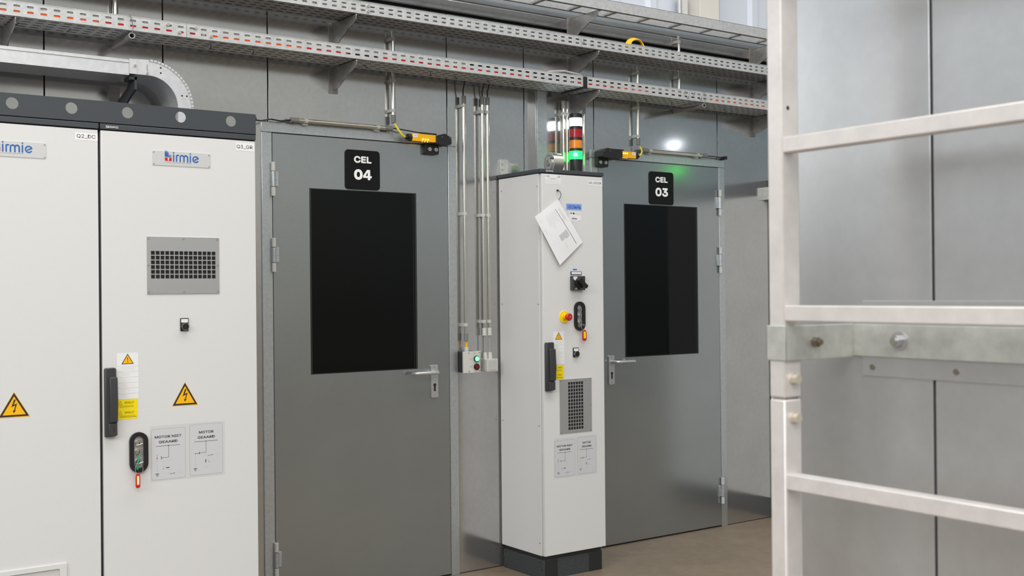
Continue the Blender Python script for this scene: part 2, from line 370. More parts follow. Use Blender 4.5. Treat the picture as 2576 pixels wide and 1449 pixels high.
def wiring(root, x0, x1, z0, z1, xm, y):
    """two rounded panels on a clear film with a wiring drawing each"""
    m = MB(); m.rect(x0, x1, z0, z1, y - .0004, FILME)
    H = z1 - z0; L = (x0 + .004, xm - .008, z0 + .004, z1 - .012); R = (xm + .008, x1 - .008, z0 + .006, z1 - .006)
    for i, (a, b, c, d) in enumerate((L, R)):
        m.flat(rrect(a, b, c, d, .008), y - .0006, PRINTG); m.flat(rrect(a + .0009, b - .0009, c + .0009, d - .0009, .0075), y - .0008, FILM)
        W = b - a; h = d - c; X = lambda t: a + t * W; Z = lambda t: c + t * h; yy = y - .0011
        if i == 0:
            m.text('MOTOR NIET', X(.10), X(.88), Z(.815), Z(.865), yy, PRINTK, .035); m.text('GEAARD', X(.22), X(.76), Z(.715), Z(.765), yy, PRINTK, .035)
            m.line([(X(.13), Z(.66)), (X(.83), Z(.66))], .0013, yy, PRINTK); m.disc(X(.5), Z(.66), .0018, yy - .0001, PRINTK)
            m.line([(X(.5), Z(.66)), (X(.5), Z(.43)), (X(.29), Z(.43))], .0011, yy, PRINTK); m.line([(X(.29), Z(.46)), (X(.29), Z(.40))], .002, yy, PRINTK)
            m.line([(X(.165), Z(.50)), (X(.165), Z(.41))], .001, yy, PRINTK); m.disc(X(.165), Z(.42), .0018, yy - .0001, PRINTK)
            gx, gz, top = .165, .12, .41
            m.line([(X(.42), Z(.225)), (X(.52), Z(.23))], .003, yy, PRINTK); m.line([(X(.38), Z(.27)), (X(.35), Z(.25)), (X(.34), Z(.21))], .0007, yy, PRINTG); m.disc(X(.34), Z(.205), .0014, yy - .0001, PRINTK)
            m.line([(X(.52), Z(.10)), (X(.68), Z(.105))], .001, yy, PRINTK); m.disc(X(.66), Z(.105), .0014, yy - .0001, PRINTK)
            for q in ((.55, .36), (.5, .10), (.80, .11)):
                m.line([(X(q[0] - .05), Z(q[1])), (X(q[0]), Z(q[1] + .02)), (X(q[0] + .05), Z(q[1] - .005)), (X(q[0] + .1), Z(q[1] + .02))], .0007, yy, PRINTLG)
        else:
            m.text('MOTOR', X(.28), X(.72), Z(.815), Z(.865), yy, PRINTK, .035); m.text('GEAARD', X(.24), X(.76), Z(.715), Z(.765), yy, PRINTK, .035)
            m.line([(X(.14), Z(.66)), (X(.84), Z(.66))], .0013, yy, PRINTK); m.disc(X(.49), Z(.66), .0018, yy - .0001, PRINTK)
            m.line([(X(.49), Z(.66)), (X(.49), Z(.44)), (X(.165), Z(.43))], .0011, yy, PRINTK); m.line([(X(.29), Z(.46)), (X(.29), Z(.41))], .002, yy, PRINTK); m.disc(X(.17), Z(.43), .0018, yy - .0001, PRINTK)
            gx, gz, top = .165, .14, .43
            m.line([(X(.48), Z(.30)), (X(.48), Z(.24))], .003, yy, PRINTK); m.line([(X(.54), Z(.31)), (X(.57), Z(.28)), (X(.58), Z(.25))], .0007, yy, PRINTG); m.disc(X(.58), Z(.25), .0014, yy - .0001, PRINTK)
            m.line([(X(.55), Z(.37)), (X(.71), Z(.38))], .001, yy, PRINTK); m.disc(X(.68), Z(.38), .0014, yy - .0001, PRINTK)
            for q in ((.47, .37), (.80, .385), (.5, .15)):
                m.line([(X(q[0] - .05), Z(q[1])), (X(q[0]), Z(q[1] + .02)), (X(q[0] + .05), Z(q[1] - .005)), (X(q[0] + .1), Z(q[1] + .02))], .0007, yy, PRINTLG)
        k = 14
        for j in range(k): m.line([(X(gx), Z(gz + .01 + (top - gz) * j / k)), (X(gx), Z(gz + .01 + (top - gz) * (j + .55) / k))], .0008, yy, PRINTG)
        for j, hw in enumerate((.055, .038, .02)): m.line([(X(gx - hw), Z(gz - .022 * j)), (X(gx + hw), Z(gz - .022 * j))], .0018, yy, PRINTK)
    return m.build('wiring_sticker', root, smooth=False)
def warning_sticker(root, x0, x1, z0, z1, y):
    m = MB(); m.rect(x0, x1, z0, z1, y - .0005, STICK); cx = (x0 + x1) / 2; h = z1 - z0
    triangle(m, cx, z1 - .042, z1 - .003, .023, y - .0008, '!', .0024)
    for i in range(6):
        z = z1 - .05 - i * .0205; m.line([(x0 + .002, z), (x1 - .001, z + .0006)], .0007, y - .0009, PRINTLG)
        for j in range(3): m.line([(x0 + .015, z - .005 - j * .0045), (x0 + .03 + .04 * random.random(), z - .005 - j * .0045)], .0005, y - .0009, FILM)
    return m.build('warning_sticker', root, smooth=False)
def opgelet_sticker(root, x0, x1, z0, z1, y):
    m = MB(); m.rect(x0, x1, z0, z1, y - .0005, YEL); W = x1 - x0; h = z1 - z0
    for k in (0, 1):
        zb = z1 - h * (.22 + .5 * k); m.text('OPGELET', x0 + W * .34, x0 + W * .83, zb, zb + .0075, y - .0009, PRINTK, 0)
        A = [(x0 + W * .05, zb - .003), (x0 + W * .22, zb - .003), (x0 + W * .135, zb + .0095)]; m.line(A + A[:1], .0008, y - .0009, PRINTK)
        for j in (1, 2): m.line([(x0 + W * .08, zb - .0035 - .0045 * j), (x0 + W * (.80 + .08 * j * k), zb - .0035 - .0045 * j)], .0013 if k and j == 2 else .0008, y - .0009, PRINTK)
    return m.build('caution_sticker', root, smooth=False)
def bolt_sticker(root, cx, z0, z1, hw, y):
    m = MB(); k = 1.06; A = (z0 + (z1 - z0) / 3)
    m.flat([(cx - hw * k, A - (A - z0) * 1.1), (cx + hw * k, A - (A - z0) * 1.1), (cx, z1 + .003)], y - .0004, AMB)
    triangle(m, cx, z0, z1, hw, y - .0006, 'z', .0062); return m.build('high_voltage_sticker', root, smooth=False)
def vent(root, x0, x1, z0, z1, hx0, hx1, hz0, hz1, nx, nz, y, screws):
    m = MB(); t = .003
    m.box(x0, hx0, y - t, y, z0, z1, ALU); m.box(hx1, x1, y - t, y, z0, z1, ALU); m.box(hx0, hx1, y - t, y, z0, hz0, ALU); m.box(hx0, hx1, y - t, y, hz1, z1, ALU)
    du = (hx1 - hx0) / nx; dv = (hz1 - hz0) / nz
    m.perf(hx0, hx1, hz0, hz1, (nx, nz), (du * .405, dv * .405, .0004, 1), XZ(y - t), t * .8, ALU)
    m.rect(hx0, hx1, hz0, hz1, y - .0006, DARKGAP)
    v = m.build('vent_grille', root, smooth=False)
    for x, z in screws:
        s = MB(); s.cyl((x, y - t - .0015, z), (x, y - t, z), .0038, BRAK, 14); s.cyl((x, y - t - .0017, z), (x, y - t - .001, z), .0021, ALU, 10); s.build('screw', v)
    return v
def push_button(root, x0, x1, z0, z1, y):
    m = MB(); m.box(x0, x1, y - .006, y, z0, z1, BLACK); w_ = x1 - x0; h = z1 - z0
    b = m.build('push_button', root, bevel=.0008)
    MB().rect(x0 + w_ * .08, x1 - w_ * .08, z0 + h * .66, z1 - h * .07, y - .0064, STICK).line([(x0 + w_ * .25, z0 + h * .8), (x1 - w_ * .25, z0 + h * .8)], .0006, y - .0067, PRINTG).build('name_plate', b, smooth=False)
    c = ((x0 + x1) / 2 + .001, z0 + h * .34)
    MB().cyl((c[0], y - .006, c[1]), (c[0], y - .014, c[1]), w_ * .46, CHROME, 24).build('bezel', b)
    MB().cyl((c[0], y - .012, c[1]), (c[0], y - .017, c[1]), w_ * .40, BLACK, 24).build('button_cap', b)
def swing_handle(root, x0, x1, z0, z1, y, mark=False):
    h = z1 - z0; m = MB()
    m.prism([(x0, z0), (x1 - .003, z0 + .003), (x1, z0 + .01), (x1 - .003, z1 - .006), (x1 - .007, z1), (x0 + .003, z1 - .001), (x0, z1 - .006)], y - .020, y, HANDLE)
    b = m.build('swing_handle', root, bevel=.003)
    l = MB(); l.prismx([(y - .018, z1 - h * .13), (y - .030, z1 - h * .14), (y - .036, z1 - h * .5), (y - .030, z0 + h * .215), (y - .018, z0 + h * .21)], x0 + .014, x1 - .001, HANDLE)
    l.build('handle_lever', b, bevel=.002)
    k = MB(); k.box(x0 + .010, x1 - .002, y - .026, y - .018, z0 + h * .02, z0 + h * .19, HANDLE)
    if mark: k.line([((x0 + x1) / 2 + .006, z0 + h * .06), ((x0 + x1) / 2 + .006, z0 + h * .15)], .003, y - .0265, LENDR)
    k.build('handle_lock', b, bevel=.002)
def capsule(cx, cz, rx, hz, n=12):
    return [(cx + rx * math.cos(t), cz + (hz - rx) + rx * math.sin(t)) for t in [PI * k / n for k in range(n + 1)]] + [(cx - rx * math.cos(t), cz - (hz - rx) - rx * math.sin(t)) for t in [PI * k / n for k in range(n + 1)]]
def key_interlock(root, cx, cz, y, strap):
    m = MB(); m.ring(capsule(cx, cz, .0345, .076), capsule(cx, cz, .0185, .060), y - .012, y, BLACK)
    b = m.build('key_switch', root)
    MB().flat(capsule(cx, cz, .0185, .060), y - .002, ALU).build('lock_plate', b, smooth=False)
    for i, dz in enumerate((.034, .002, -.036)):
        l = MB(); l.cyl((cx, y - .002, cz + dz), (cx, y - .010, cz + dz), .0125, CHROME, 22); l.cyl((cx, y - .010, cz + dz), (cx, y - .013, cz + dz), .0075, BRAK if i != 1 else CHROME, 18)
        l.box(cx - .0012, cx + .0012, y - .0135, y - .0125, cz + dz - .006, cz + dz + .006, BLACK)
        l.build('lock_cylinder', b)
        if strap and i != 1: MB().tube([(cx - .010, y - .012, cz + dz - .006), (cx, y - .017, cz + dz - .004), (cx + .012, y - .020, cz + dz)], .0016, CHROME, 8).build('key', b)
    if strap: MB().add([(cx - .003, y - .016, cz - .005), (cx + .002, y - .016, cz - .004), (cx - .007, y - .019, cz - .066), (cx - .013, y - .017, cz - .058)], [(0, 1, 2, 3)], GRNS).tube([(cx + .001, y - .016, cz - .004), (cx - .006, y - .022, cz - .03), (cx - .012, y - .019, cz - .062)], .0018, GRNS).build('cable_tie', b)
def key_tag(cx, z1, z0, hw, y, label, rx, ry, rz, tilt=0.0):
    t = thing('key_tag', (cx, y, z1), label, 'key tag')
    g = MB(); g.prism(rrect(cx - hw, cx + hw, z0, z1, hw * .95, 4), y - .003, y + .002, RED); b = g.build('tag_body', t, bevel=.001)
    MB().rect(cx - hw * .55, cx + hw * .55, z0 + (z1 - z0) * .24, z1 - (z1 - z0) * .14, y - .0035, YEL).rect(cx - hw * .35, cx + hw * .35, z0 + (z1 - z0) * .28, z1 - (z1 - z0) * .2, y - .0038, STICK if tilt else YEL).build('tag_insert', t, smooth=False)
    q = MB(); n = 18; c = Vector(((cx + rx) / 2, y + .001, (z1 + rz) / 2)); R = max(.008, (rz - z1) / 2 + .003)
    q.tube([c + Vector((R * .75 * math.cos(2 * PI * k / n), .003 * math.sin(2 * PI * k / n), R * math.sin(2 * PI * k / n))) for k in range(n + 1)], .0009, CHROME, 6)
    q.tube([(rx, ry, rz), (rx + .006, y, rz - .003), (rx + .008, y, rz - .010)], .0012, CHROME, 6)
    q.build('key_ring', t)
def text_label(root, x0, x1, z0, z1, y, t, tx0, tx1, tz0, tz1, name='name_label', m0=None, m1=None, bold=0):
    m = MB(); m.rect(x0, x1, z0, z1, y - .0004, m0 or STICK); m.text(t, tx0, tx1, tz0, tz1, y - .0008, m1 or PRINTK, bold); return m.build(name, root, smooth=False)
def maker_plate(root, ox, y, full=True):
    """brushed plate with the maker's logo; ox shifts the drawing measured on the third cabinet"""
    x0, x1, z0, z1 = 1.371 + ox, 1.598 + ox, 1.978, 2.0335
    m = MB(); m.prism(rrect(x0, x1, z0, z1, .003, 3), y - .002, y, ALUP)
    p = m.build('maker_plate', root)
    for x in (x0 + .005, x1 - .005):
        for z in (z0 + .005, z1 - .006): MB().cyl((x, y - .0035, z), (x, y - .002, z), .0022, BRAK, 10).build('rivet', p)
    k = .0000965; X = lambda px: 1.4185 + ox + (px - 548) * k; Z = lambda pz: 1.995 + (760 - pz) * k; Y = y - .0026; w_ = 50 * k; m = MB()
    m.stroke([(X(905), Z(745)), (X(905), Z(500))], w_, Y, BLUE); m.disc(X(905), Z(412), 30 * k, Y, BLUE)
    m.stroke([(X(1022), Z(745)), (X(1022), Z(520)), (X(1040), Z(505)), (X(1108), Z(505))], w_, Y, BLUE)
    for a, b in ((1168, 1320), (1320, 1470)):
        r = (b - a) / 2 * k; cx = (X(a) + X(b)) / 2
        m.stroke([(X(a), Z(745)), (X(a), Z(578))] + [(cx - r * math.cos(t), Z(578) + r * math.sin(t)) for t in [PI * j / 8 for j in range(9)]] + [(X(b), Z(578)), (X(b), Z(745))], w_, Y - (.0003 if a > 1200 else 0), BLUE)
    m.stroke([(X(1582), Z(745)), (X(1582), Z(500))], w_, Y, BLUE); m.disc(X(1582), Z(412), 30 * k, Y, BLUE)
    m.stroke([(X(1760), Z(655))] + [(X(1800) + 112 * k * math.cos(t), Z(630) + 112 * k * math.sin(t)) for t in [math.radians(22 + j * 302 / 18) for j in range(19)]][:19], w_, Y, BLUE)
    # square mark: wave over a red block with an arrow
    wave = [(548, 395), (600, 385), (650, 410), (670, 450), (690, 510), (730, 550), (790, 560), (820, 560), (820, 585), (548, 585)]
    m.flat([(X(a), Z(b)) for a, b in wave], Y, BLUE); m.line([(X(a), Z(b)) for a, b in ((548, 365), (600, 350), (655, 372), (690, 430), (720, 500), (770, 530), (820, 515))], 20 * k, Y, BLUE)
    m.rect(X(552), X(822), Z(745), Z(615), Y, RED); m.flat([(X(640), Z(675)), (X(740), Z(675)), (X(690), Z(625))], Y - .0002, STICK); m.rect(X(677), X(705), Z(745), Z(675), Y - .0002, STICK)
    x = 560
    while x < 1600: d = random.randint(12, 34); m.rect(X(x), X(x + d), Z(812), Z(800 - random.randint(0, 8)), Y, PRINTG); x += d + random.randint(8, 18)
    m.build('maker_logo', p, smooth=False)
ALUP = mat('satin_plate', (.64, .645, .65), .38, .25)

# ------------------------------------------------------------------ left cabinets
Y3 = -.711
def big_cabinet(x0, x1, label, logo, yf=Y3, side_screws=False):
    t = thing('electrical_cabinet', ((x0 + x1) / 2, yf / 2, 0), label, 'electrical cabinet', 'electrical cabinets')
    MB().box(x0 + .006, x1 - .006, yf + .022, 0, .125, 2.095, WHITE2).build('cabinet_body', t, bevel=.002)
    MB().box(x0 + .004, x1 - .004, yf, yf + .019, .125, 2.0955, WHITE).build('cabinet_door', t, bevel=.002)
    MB().box(x0 + .004, x1 - .004, yf + .018, yf + .024, .12, 2.098, DARKGAP).build('door_gasket', t)
    MB().box(x0 + .01, x1 - .01, yf + .010, -.01, 0, .1, PLINTH).box(x0 + .02, x1 - .02, yf + .02, -.02, .1, .126, PLINTHD).build('plinth', t, bevel=.001)
    c = MB(); c.box(x0 + .0015, x1 - .0015, yf + .004, -.002, 2.0955, 2.099, PLINTHD); c.box(x0 + .0015, x1 - .0015, yf - .003, -.002, 2.100, 2.1205, CAP)
    c = c.build('top_cover', t, bevel=.002)
    if logo:
        X = x0 + .022; m = MB(); m.text('DKC', X + .014, X + .045, 2.1065, 2.1135, yf - .0036, PRINTW, .04)
        m.ring([(X, 2.1065), (X + .011, 2.1065), (X + .011, 2.1135), (X, 2.1135)], [(X + .002, 2.108), (X + .0095, 2.108), (X + .0095, 2.112), (X + .002, 2.112)], yf - .0036, yf - .0033, PRINTW); m.flat([(X + .004, 2.1075), (X + .011, 2.1065), (X + .009, 2.111)], yf - .0037, PRINTW)
        m.build('cover_logo', c, smooth=False)
    return t
q2 = big_cabinet(.574, 1.174, 'white electrical cabinet cut by the left edge of the photo, labelled Q2_DC', False)
text_label(q2, 1.089, 1.1695, 2.054, 2.0815, Y3, 'Q2_DC', 1.095, 1.161, 2.061, 2.0755)
maker_plate(q2, -.611, Y3)
bolt_sticker(q2, .873, 1.055, 1.140, .050, Y3)
m = MB(); m.ring(rrect(.70, 1.047, .33, .512, .004, 3), rrect(.722, 1.022, .35, .494, .004, 3), Y3 - .006, Y3, WHITE); m.box(.724, 1.020, Y3 - .0015, Y3, .352, .492, WHITE2); m.build('filter_frame', q2, bevel=.001)
q3 = big_cabinet(1.177, 1.789, 'white electrical cabinet labelled Q3_GR with a square-hole vent, left of the CEL 04 door', True)
text_label(q3, 1.704, 1.782, 2.0545, 2.0865, Y3, 'Q3_GR', 1.7075, 1.774, 2.0625, 2.0775)
maker_plate(q3, 0, Y3)
vent(q3, 1.347, 1.630, 1.486, 1.7045, 1.3605, 1.6170, 1.5430, 1.6515, 14, 6, Y3, [(1.3525, 1.698), (1.488, 1.6985), (1.624, 1.6985), (1.353, 1.596), (1.624, 1.597), (1.353, 1.4935), (1.489, 1.4935), (1.625, 1.4945)])
push_button(q3, 1.473, 1.5045, 1.3425, 1.392, Y3)
warning_sticker(q3, 1.232, 1.312, 1.093, 1.266, Y3)
opgelet_sticker(q3, 1.234, 1.3075, 1.0175, 1.0925, Y3)
bolt_sticker(q3, 1.490, 1.056, 1.142, .0485, Y3)
swing_handle(q3, 1.184, 1.2275, .957, 1.2135, Y3, True)
key_interlock(q3, 1.309, .890, Y3, True)
wiring(q3, 1.354, 1.647, .773, .9835, 1.4985, Y3)
key_tag(1.298, .813, .759, .0085, Y3 - .028, 'narrow red key tag hanging edge-on from the lock of the large cabinet', 1.309, Y3 - .020, .846, 1)
# lifting rail across the cabinet tops, pierced by round holes
rl = MB(); yf = Y3 - .001; x = .8755 - .2025 * 2; xs = []
lo, hi = -.36, 1.7885
first = True; edges = []
n_h = 6; P0 = 1.685 - .2025 * (n_h - 1)
rl.perf(P0 - .10125, 1.685 + .10125 * .999, 2.1475, 2.1905, (n_h, 1), (.0212, .0212, .02119, 8), XZ(yf), .004, CAP)
rl.box(P0 - .10125, 1.7885, yf, yf + .004, 2.1215, 2.1475, CAP); rl.box(P0 - .10125, 1.7885, yf, yf + .004, 2.1905, 2.2045, CAP); rl.box(1.7862, 1.7885, yf, yf + .004, 2.1475, 2.1905, CAP)
rl.box(P0 - .10125, 1.7885, yf, yf + .03, 2.1212, 2.1245, CAP)
tag(rl.build('lifting_rail', bevel=0), 'long anthracite steel rail with round holes along the top of the left cabinets', 'rail')
MB_ = MB().cyl((1.789, Y3 + .03, 2.192), (1.800, Y3 + .03, 2.192), .012, BLACK, 16)

# ------------------------------------------------------------------ middle slim cabinet
Y0 = -.383; XL, XR = 3.466, 3.876
q0 = thing('slim_cabinet', ((XL + XR) / 2, Y0 / 2, 0), 'slim white floor-standing control cabinet labelled Q0_GS/GR between the two cell doors', 'electrical cabinet', 'electrical cabinets')
MB().box(XL + .006, XR - .004, Y0 + .022, 0, .122, 2.087, WHITE2).build('cabinet_body', q0, bevel=.002)
sp_ = MB().box(XL, XL + .006, Y0 + .024, -.004, .122, 2.087, WHITE).build('side_panel', q0, bevel=.001)
for yy, zz in ((-.031, 2.022), (-.352, 2.022), (-.027, 1.4155), (-.352, 1.4155), (-.024, .791), (-.350, .790), (-.346, .187)): MB().cyl((XL - .0015, yy, zz), (XL, yy, zz), .0035, BRAK, 12).build('screw', sp_)
MB().box(XL + .006, XR, Y0, Y0 + .019, .122, 2.0865, WHITE).build('cabinet_door', q0, bevel=.002)
MB().box(XL + .008, XR - .006, Y0 + .018, Y0 + .024, .12, 2.088, SLEEVE).build('door_gasket', q0)
m = MB().box(XL - .004, XR + .006, Y0 - .004, .004, 2.0915, 2.111, CAP); m.box(XL + .002, XR - .002, Y0 + .004, 0, 2.086, 2.0925, PLINTHD); cv = m.build('top_cover', q0, bevel=.002)
m = MB(); m.text('DKC', XL + .045, XL + .078, 2.0975, 2.1045, Y0 - .0046, PRINTW, .04); m.ring([(XL + .031, 2.0975), (XL + .042, 2.0975), (XL + .042, 2.1045), (XL + .031, 2.1045)], [(XL + .033, 2.099), (XL + .0405, 2.099), (XL + .0405, 2.103), (XL + .033, 2.103)], Y0 - .0046, Y0 - .0043, PRINTW); m.build('cover_logo', cv, smooth=False)
pl = MB(); pl.box(XL + .012, XR - .018, Y0 + .014, -.006, .0, .1, PLINTH); pl.box(XL + .012, XL + .095, Y0 + .012, -.3, .0, .099, PLINTHD); pl.box(XR - .105, XR - .018, Y0 + .012, -.3, .0, .099, PLINTHD); pl.box(XL + .006, XL + .013, Y0 + .013, -.01, .002, .098, PLINTH)
pl.box(XL + .016, XR - .02, Y0 + .016, -.01, .1, .124, PLINTHD); pl = pl.build('plinth', q0, bevel=.001)
for yy, zz in ((-.03, .085), (-.02, .05), (-.03, .015), (-.335, .085), (-.353, .05)): MB().cyl((XL + .0045, yy, zz), (XL + .006, yy, zz), .003, DARKGAP, 8).build('screw', pl)
m = MB(); m.rect(3.493, 3.596, 2.034, 2.0835, Y0 - .0004, STICK); m.text('CE', 3.573, 3.592, 2.069, 2.0795, Y0 - .0008, PRINTK, 0)
m.rect(3.498, 3.512, 2.073, 2.0765, Y0 - .0008, PRINTG); m.disc(3.517, 2.0745, .004, Y0 - .0008, PRINTG); m.line([(3.515, 2.065), (3.575, 2.065)], .0012, Y0 - .0008, PRINTG); m.line([(3.528, 2.061), (3.56, 2.061)], .001, Y0 - .0008, PRINTG)
for i in range(5): m.line([(3.495, 2.056 - i * .0045), (3.593, 2.056 - i * .0045)], .0005, Y0 - .0008, PRINTLG)
m.line([(3.528, 2.058), (3.528, 2.036)], .0005, Y0 - .0008, PRINTLG); m.build('rating_plate', q0, smooth=False)
text_label(q0, 3.777, 3.8745, 2.040, 2.0665, Y0, 'Q0_GS/GR', 3.782, 3.868, 2.0465, 2.0605)
text_label(q0, 3.629, 3.732, 1.9045, 1.9385, Y0, '1510494', 3.637, 3.724, 1.9125, 1.931, 'number_label', STICKB, NAVY, .03)
m = MB(); m.rect(3.645, 3.727, 1.848, 1.895, Y0 - .0004, STICK); m.rect(3.652, 3.668, 1.884, 1.892, Y0 - .0008, PRINTG); m.rect(3.673, 3.683, 1.883, 1.892, Y0 - .0008, PRINTK); m.ring([(3.69, 1.882), (3.724, 1.882), (3.724, 1.891), (3.69, 1.891)], [(3.691, 1.883), (3.723, 1.883), (3.723, 1.890), (3.691, 1.890)], Y0 - .0009, Y0 - .0007, PRINTG)
m.rect(3.665, 3.700, 1.859, 1.8625, Y0 - .0008, PRINTK); m.line([(3.665, 1.868), (3.685, 1.868)], .001, Y0 - .0008, PRINTG); m.line([(3.665, 1.855), (3.70, 1.855)], .0008, Y0 - .0008, PRINTG); m.line([(3.706, 1.851), (3.722, 1.851)], .001, Y0 - .0008, PRINTG); m.build('printed_label', q0, smooth=False)
m = MB(); m.rect(3.668, 3.697, 1.590, 1.5985, Y0 - .0004, STICKB); m.line([(3.671, 1.5945), (3.694, 1.5945)], .004, Y0 - .0008, BLUE); m.build('small_blue_label', q0, smooth=False)
np_ = MB().box(3.653, 3.725, Y0 - .004, Y0, 1.567, 1.5845, BLACK).build('label_holder', q0, bevel=.0008)
MB().rect(3.657, 3.721, 1.5695, 1.5820, Y0 - .0044, STICK).line([(3.672, 1.5757), (3.706, 1.5757)], .001, Y0 - .0047, PRINTG).build('label_insert', np_, smooth=False)
# main rotary switch
rs = MB().box(3.650, 3.7345, Y0 - .022, Y0, 1.4870, 1.560, HANDLE).build('rotary_switch', q0, bevel=.0015)
MB().flat([(3.655, 1.557), (3.6815, 1.557), (3.6815, 1.545), (3.667, 1.536), (3.655, 1.545)], Y0 - .0226, STICK).flat([(3.662, 1.490), (3.684, 1.490), (3.673, 1.503)], Y0 - .0226, ALU).rect(3.699, 3.718, 1.491, 1.498, Y0 - .0226, PRINTG).build('switch_marking', rs, smooth=False)
m = MB(); m.cyl((3.694, Y0 - .022, 1.523), (3.694, Y0 - .032, 1.523), .030, BLACK, 28); m.cyl((3.694, Y0 - .032, 1.523), (3.694, Y0 - .036, 1.523), .026, BLACK, 28)
a = math.radians(38)
pr = [(-.034, -.010), (.034, -.010), (.036, 0), (.034, .010), (-.034, .010), (-.036, 0)]
m.prism([(3.694 + x * math.cos(a) + z * math.sin(a), 1.523 - x * math.sin(a) + z * math.cos(a)) for x, z in pr], Y0 - .058, Y0 - .032, BLACK); m.build('switch_knob', rs, bevel=.0015)
# emergency stop
es = MB().cyl((3.6095, Y0 - .003, 1.348), (3.6095, Y0, 1.348), .0315, YEL, 36).build('emergency_stop', q0)
MB().cyl((3.6095, Y0 - .003, 1.348), (3.6095, Y0 - .020, 1.348), .0145, YELP, 24, r2=.0125).build('stop_collar', es)
m = MB(); y = Y0 - .018
for a_, b_, ra, rb in ((0, .012, .011, .0155), (.012, .018, .0155, .0195), (.018, .026, .0195, .0195), (.026, .030, .0195, .016)): m.cyl((3.6095, y - a_, 1.348), (3.6095, y - b_, 1.348), ra, RED, 28, r2=rb)
m.build('stop_button', es); MB().cyl((3.6095, y - .030, 1.348), (3.6095, y - .0315, 1.348), .005, CHROME, 14).build('stop_lock', es)
key_interlock(q0, 3.7075, 1.3505, Y0, False)
key_tag(3.7265, 1.277, 1.220, .0135, Y0 - .020, 'red key tag with yellow insert hanging from the slim cabinet lock', 3.717, Y0 - .012, 1.306)
warning_sticker(q0, 3.534, 3.608, 1.1035, 1.274, Y0)
opgelet_sticker(q0, 3.545, 3.603, 1.0245, 1.0995, Y0)
push_button(q0, 3.664, 3.6985, 1.137, 1.1855, Y0)
swing_handle(q0, 3.478, 3.530, .970, 1.220, Y0)
vent(q0, 3.573, 3.785, .7435, 1.024, 3.627, 3.730, .7575, 1.0095, 6, 14, Y0, [(3.579, 1.017), (3.779, 1.018), (3.679, 1.019), (3.579, .750), (3.779, .750), (3.679, .749), (3.779, .884)])
wiring(q0, 3.535, 3.820, .517, .722, 3.680, Y0)
hk = MB(); hk.cyl((3.570, Y0, 2.003), (3.570, Y0 - .010, 2.003), .0045, BLACK, 12); hk = hk.build('mounting_hook', q0)
# sheet of paper hanging askew from a wire loop
pp = thing('paper_sheet', (3.575, Y0 - .006, 1.955), 'white printed sheet hanging askew by a loop on the slim cabinet front', 'paper')
Cn = [Vector((3.566, Y0 - .012, 1.957)), Vector((3.732, Y0 - .007, 1.738)), Vector((3.572, Y0 - .016, 1.616)), Vector((3.419, Y0 - .008, 1.862))]
def PP(a, b, dy=0.0):
    p = (Cn[0] * (1 - a) + Cn[1] * a) * (1 - b) + (Cn[3] * (1 - a) + Cn[2] * a) * b
    return (p.x, p.y - .006 * math.sin(PI * a) * math.sin(PI * b) - dy, p.z)
m = MB(); n = 8; m.add([PP(i / n, j / n) for i in range(n + 1) for j in range(n + 1)], [(i * (n + 1) + j, i * (n + 1) + j + 1, (i + 1) * (n + 1) + j + 1, (i + 1) * (n + 1) + j) for i in range(n) for j in range(n)], PAPER)
po = m.build('sheet', pp)
m = MB()
def pl_(a0, b0, a1, b1, w_, mt):
    k = 8
    for i in range(k):
        aa, ab = a0 + (a1 - a0) * i / k, a0 + (a1 - a0) * (i + 1) / k; ba, bb = b0 + (b1 - b0) * i / k, b0 + (b1 - b0) * (i + 1) / k
        m.add([PP(aa, ba - w_, .0009), PP(ab, bb - w_, .0009), PP(ab, bb + w_, .0009), PP(aa, ba + w_, .0009)], [(0, 1, 2, 3)], mt)
pl_(.12, .26, .93, .205, .0045, PRINTK)
for i in range(12): b = .30 + i * .035; pl_(.10 + .02 * (i % 3), b, .28 + .15 * random.random(), b, .0018, PRINTLG)
for i in range(9): b = .12 + i * .012; pl_(.15 if i < 5 else .35, b, .35 + .1 * random.random(), b, .0012, PRINTLG)
for i in range(6): b = .30 + i * .055; pl_(.56, b, .66 + .05 * random.random(), b, .018, PRINTLG)
pl_(.72, .52, .86, .52, .002, PRINTG); pl_(.30, .9, .42, .9, .002, PRINTG); pl_(.12, .88, .17, .88, .002, PRINTG); pl_(.62, .88, .66, .88, .002, PRINTLG); pl_(.86, .90, .92, .90, .002, PRINTLG); pl_(.3, .10, .45, .1, .002, PRINTG)
m.build('printing', po, smooth=False)
MB().tube([(3.570, Y0 - .008, 2.003), (3.580, Y0 - .012, 1.996), (3.586, Y0 - .013, 1.982), (3.583, Y0 - .012, 1.968), (3.574, Y0 - .011, 1.957), (3.569, Y0 - .0125, 1.953)], .0016, BLACK, 8).build('hanging_loop', pp)

# ------------------------------------------------------------------ cabinet bank on the far right (mostly behind the ladder)
def far_bank():
    x0, yf = 5.606, -.95
    t = thing('electrical_cabinet', (x0 + .3, yf / 2, 0), 'white cabinet right of the CEL 03 door, a sliver beside the ladder rail', 'electrical cabinet', 'electrical cabinets')
    MB().box(x0, x0 + .6, yf + .02, 0, .125, 2.095, WHITE).build('cabinet_body', t, bevel=.002)
    MB().box(x0 + .004, x0 + .596, yf, yf + .019, .125, 2.095, WHITE).build('cabinet_door', t, bevel=.002)
    MB().box(x0 + .01, x0 + .59, yf + .01, -.01, 0, .126, PLINTH).build('plinth', t)
    MB().box(x0, x0 + .6, yf, -.002, 2.097, 2.19, CAP).build('top_cover', t, bevel=.002)
    swing_handle(t, x0 + .01, x0 + .055, .957, 1.2135, yf)
far_bank()

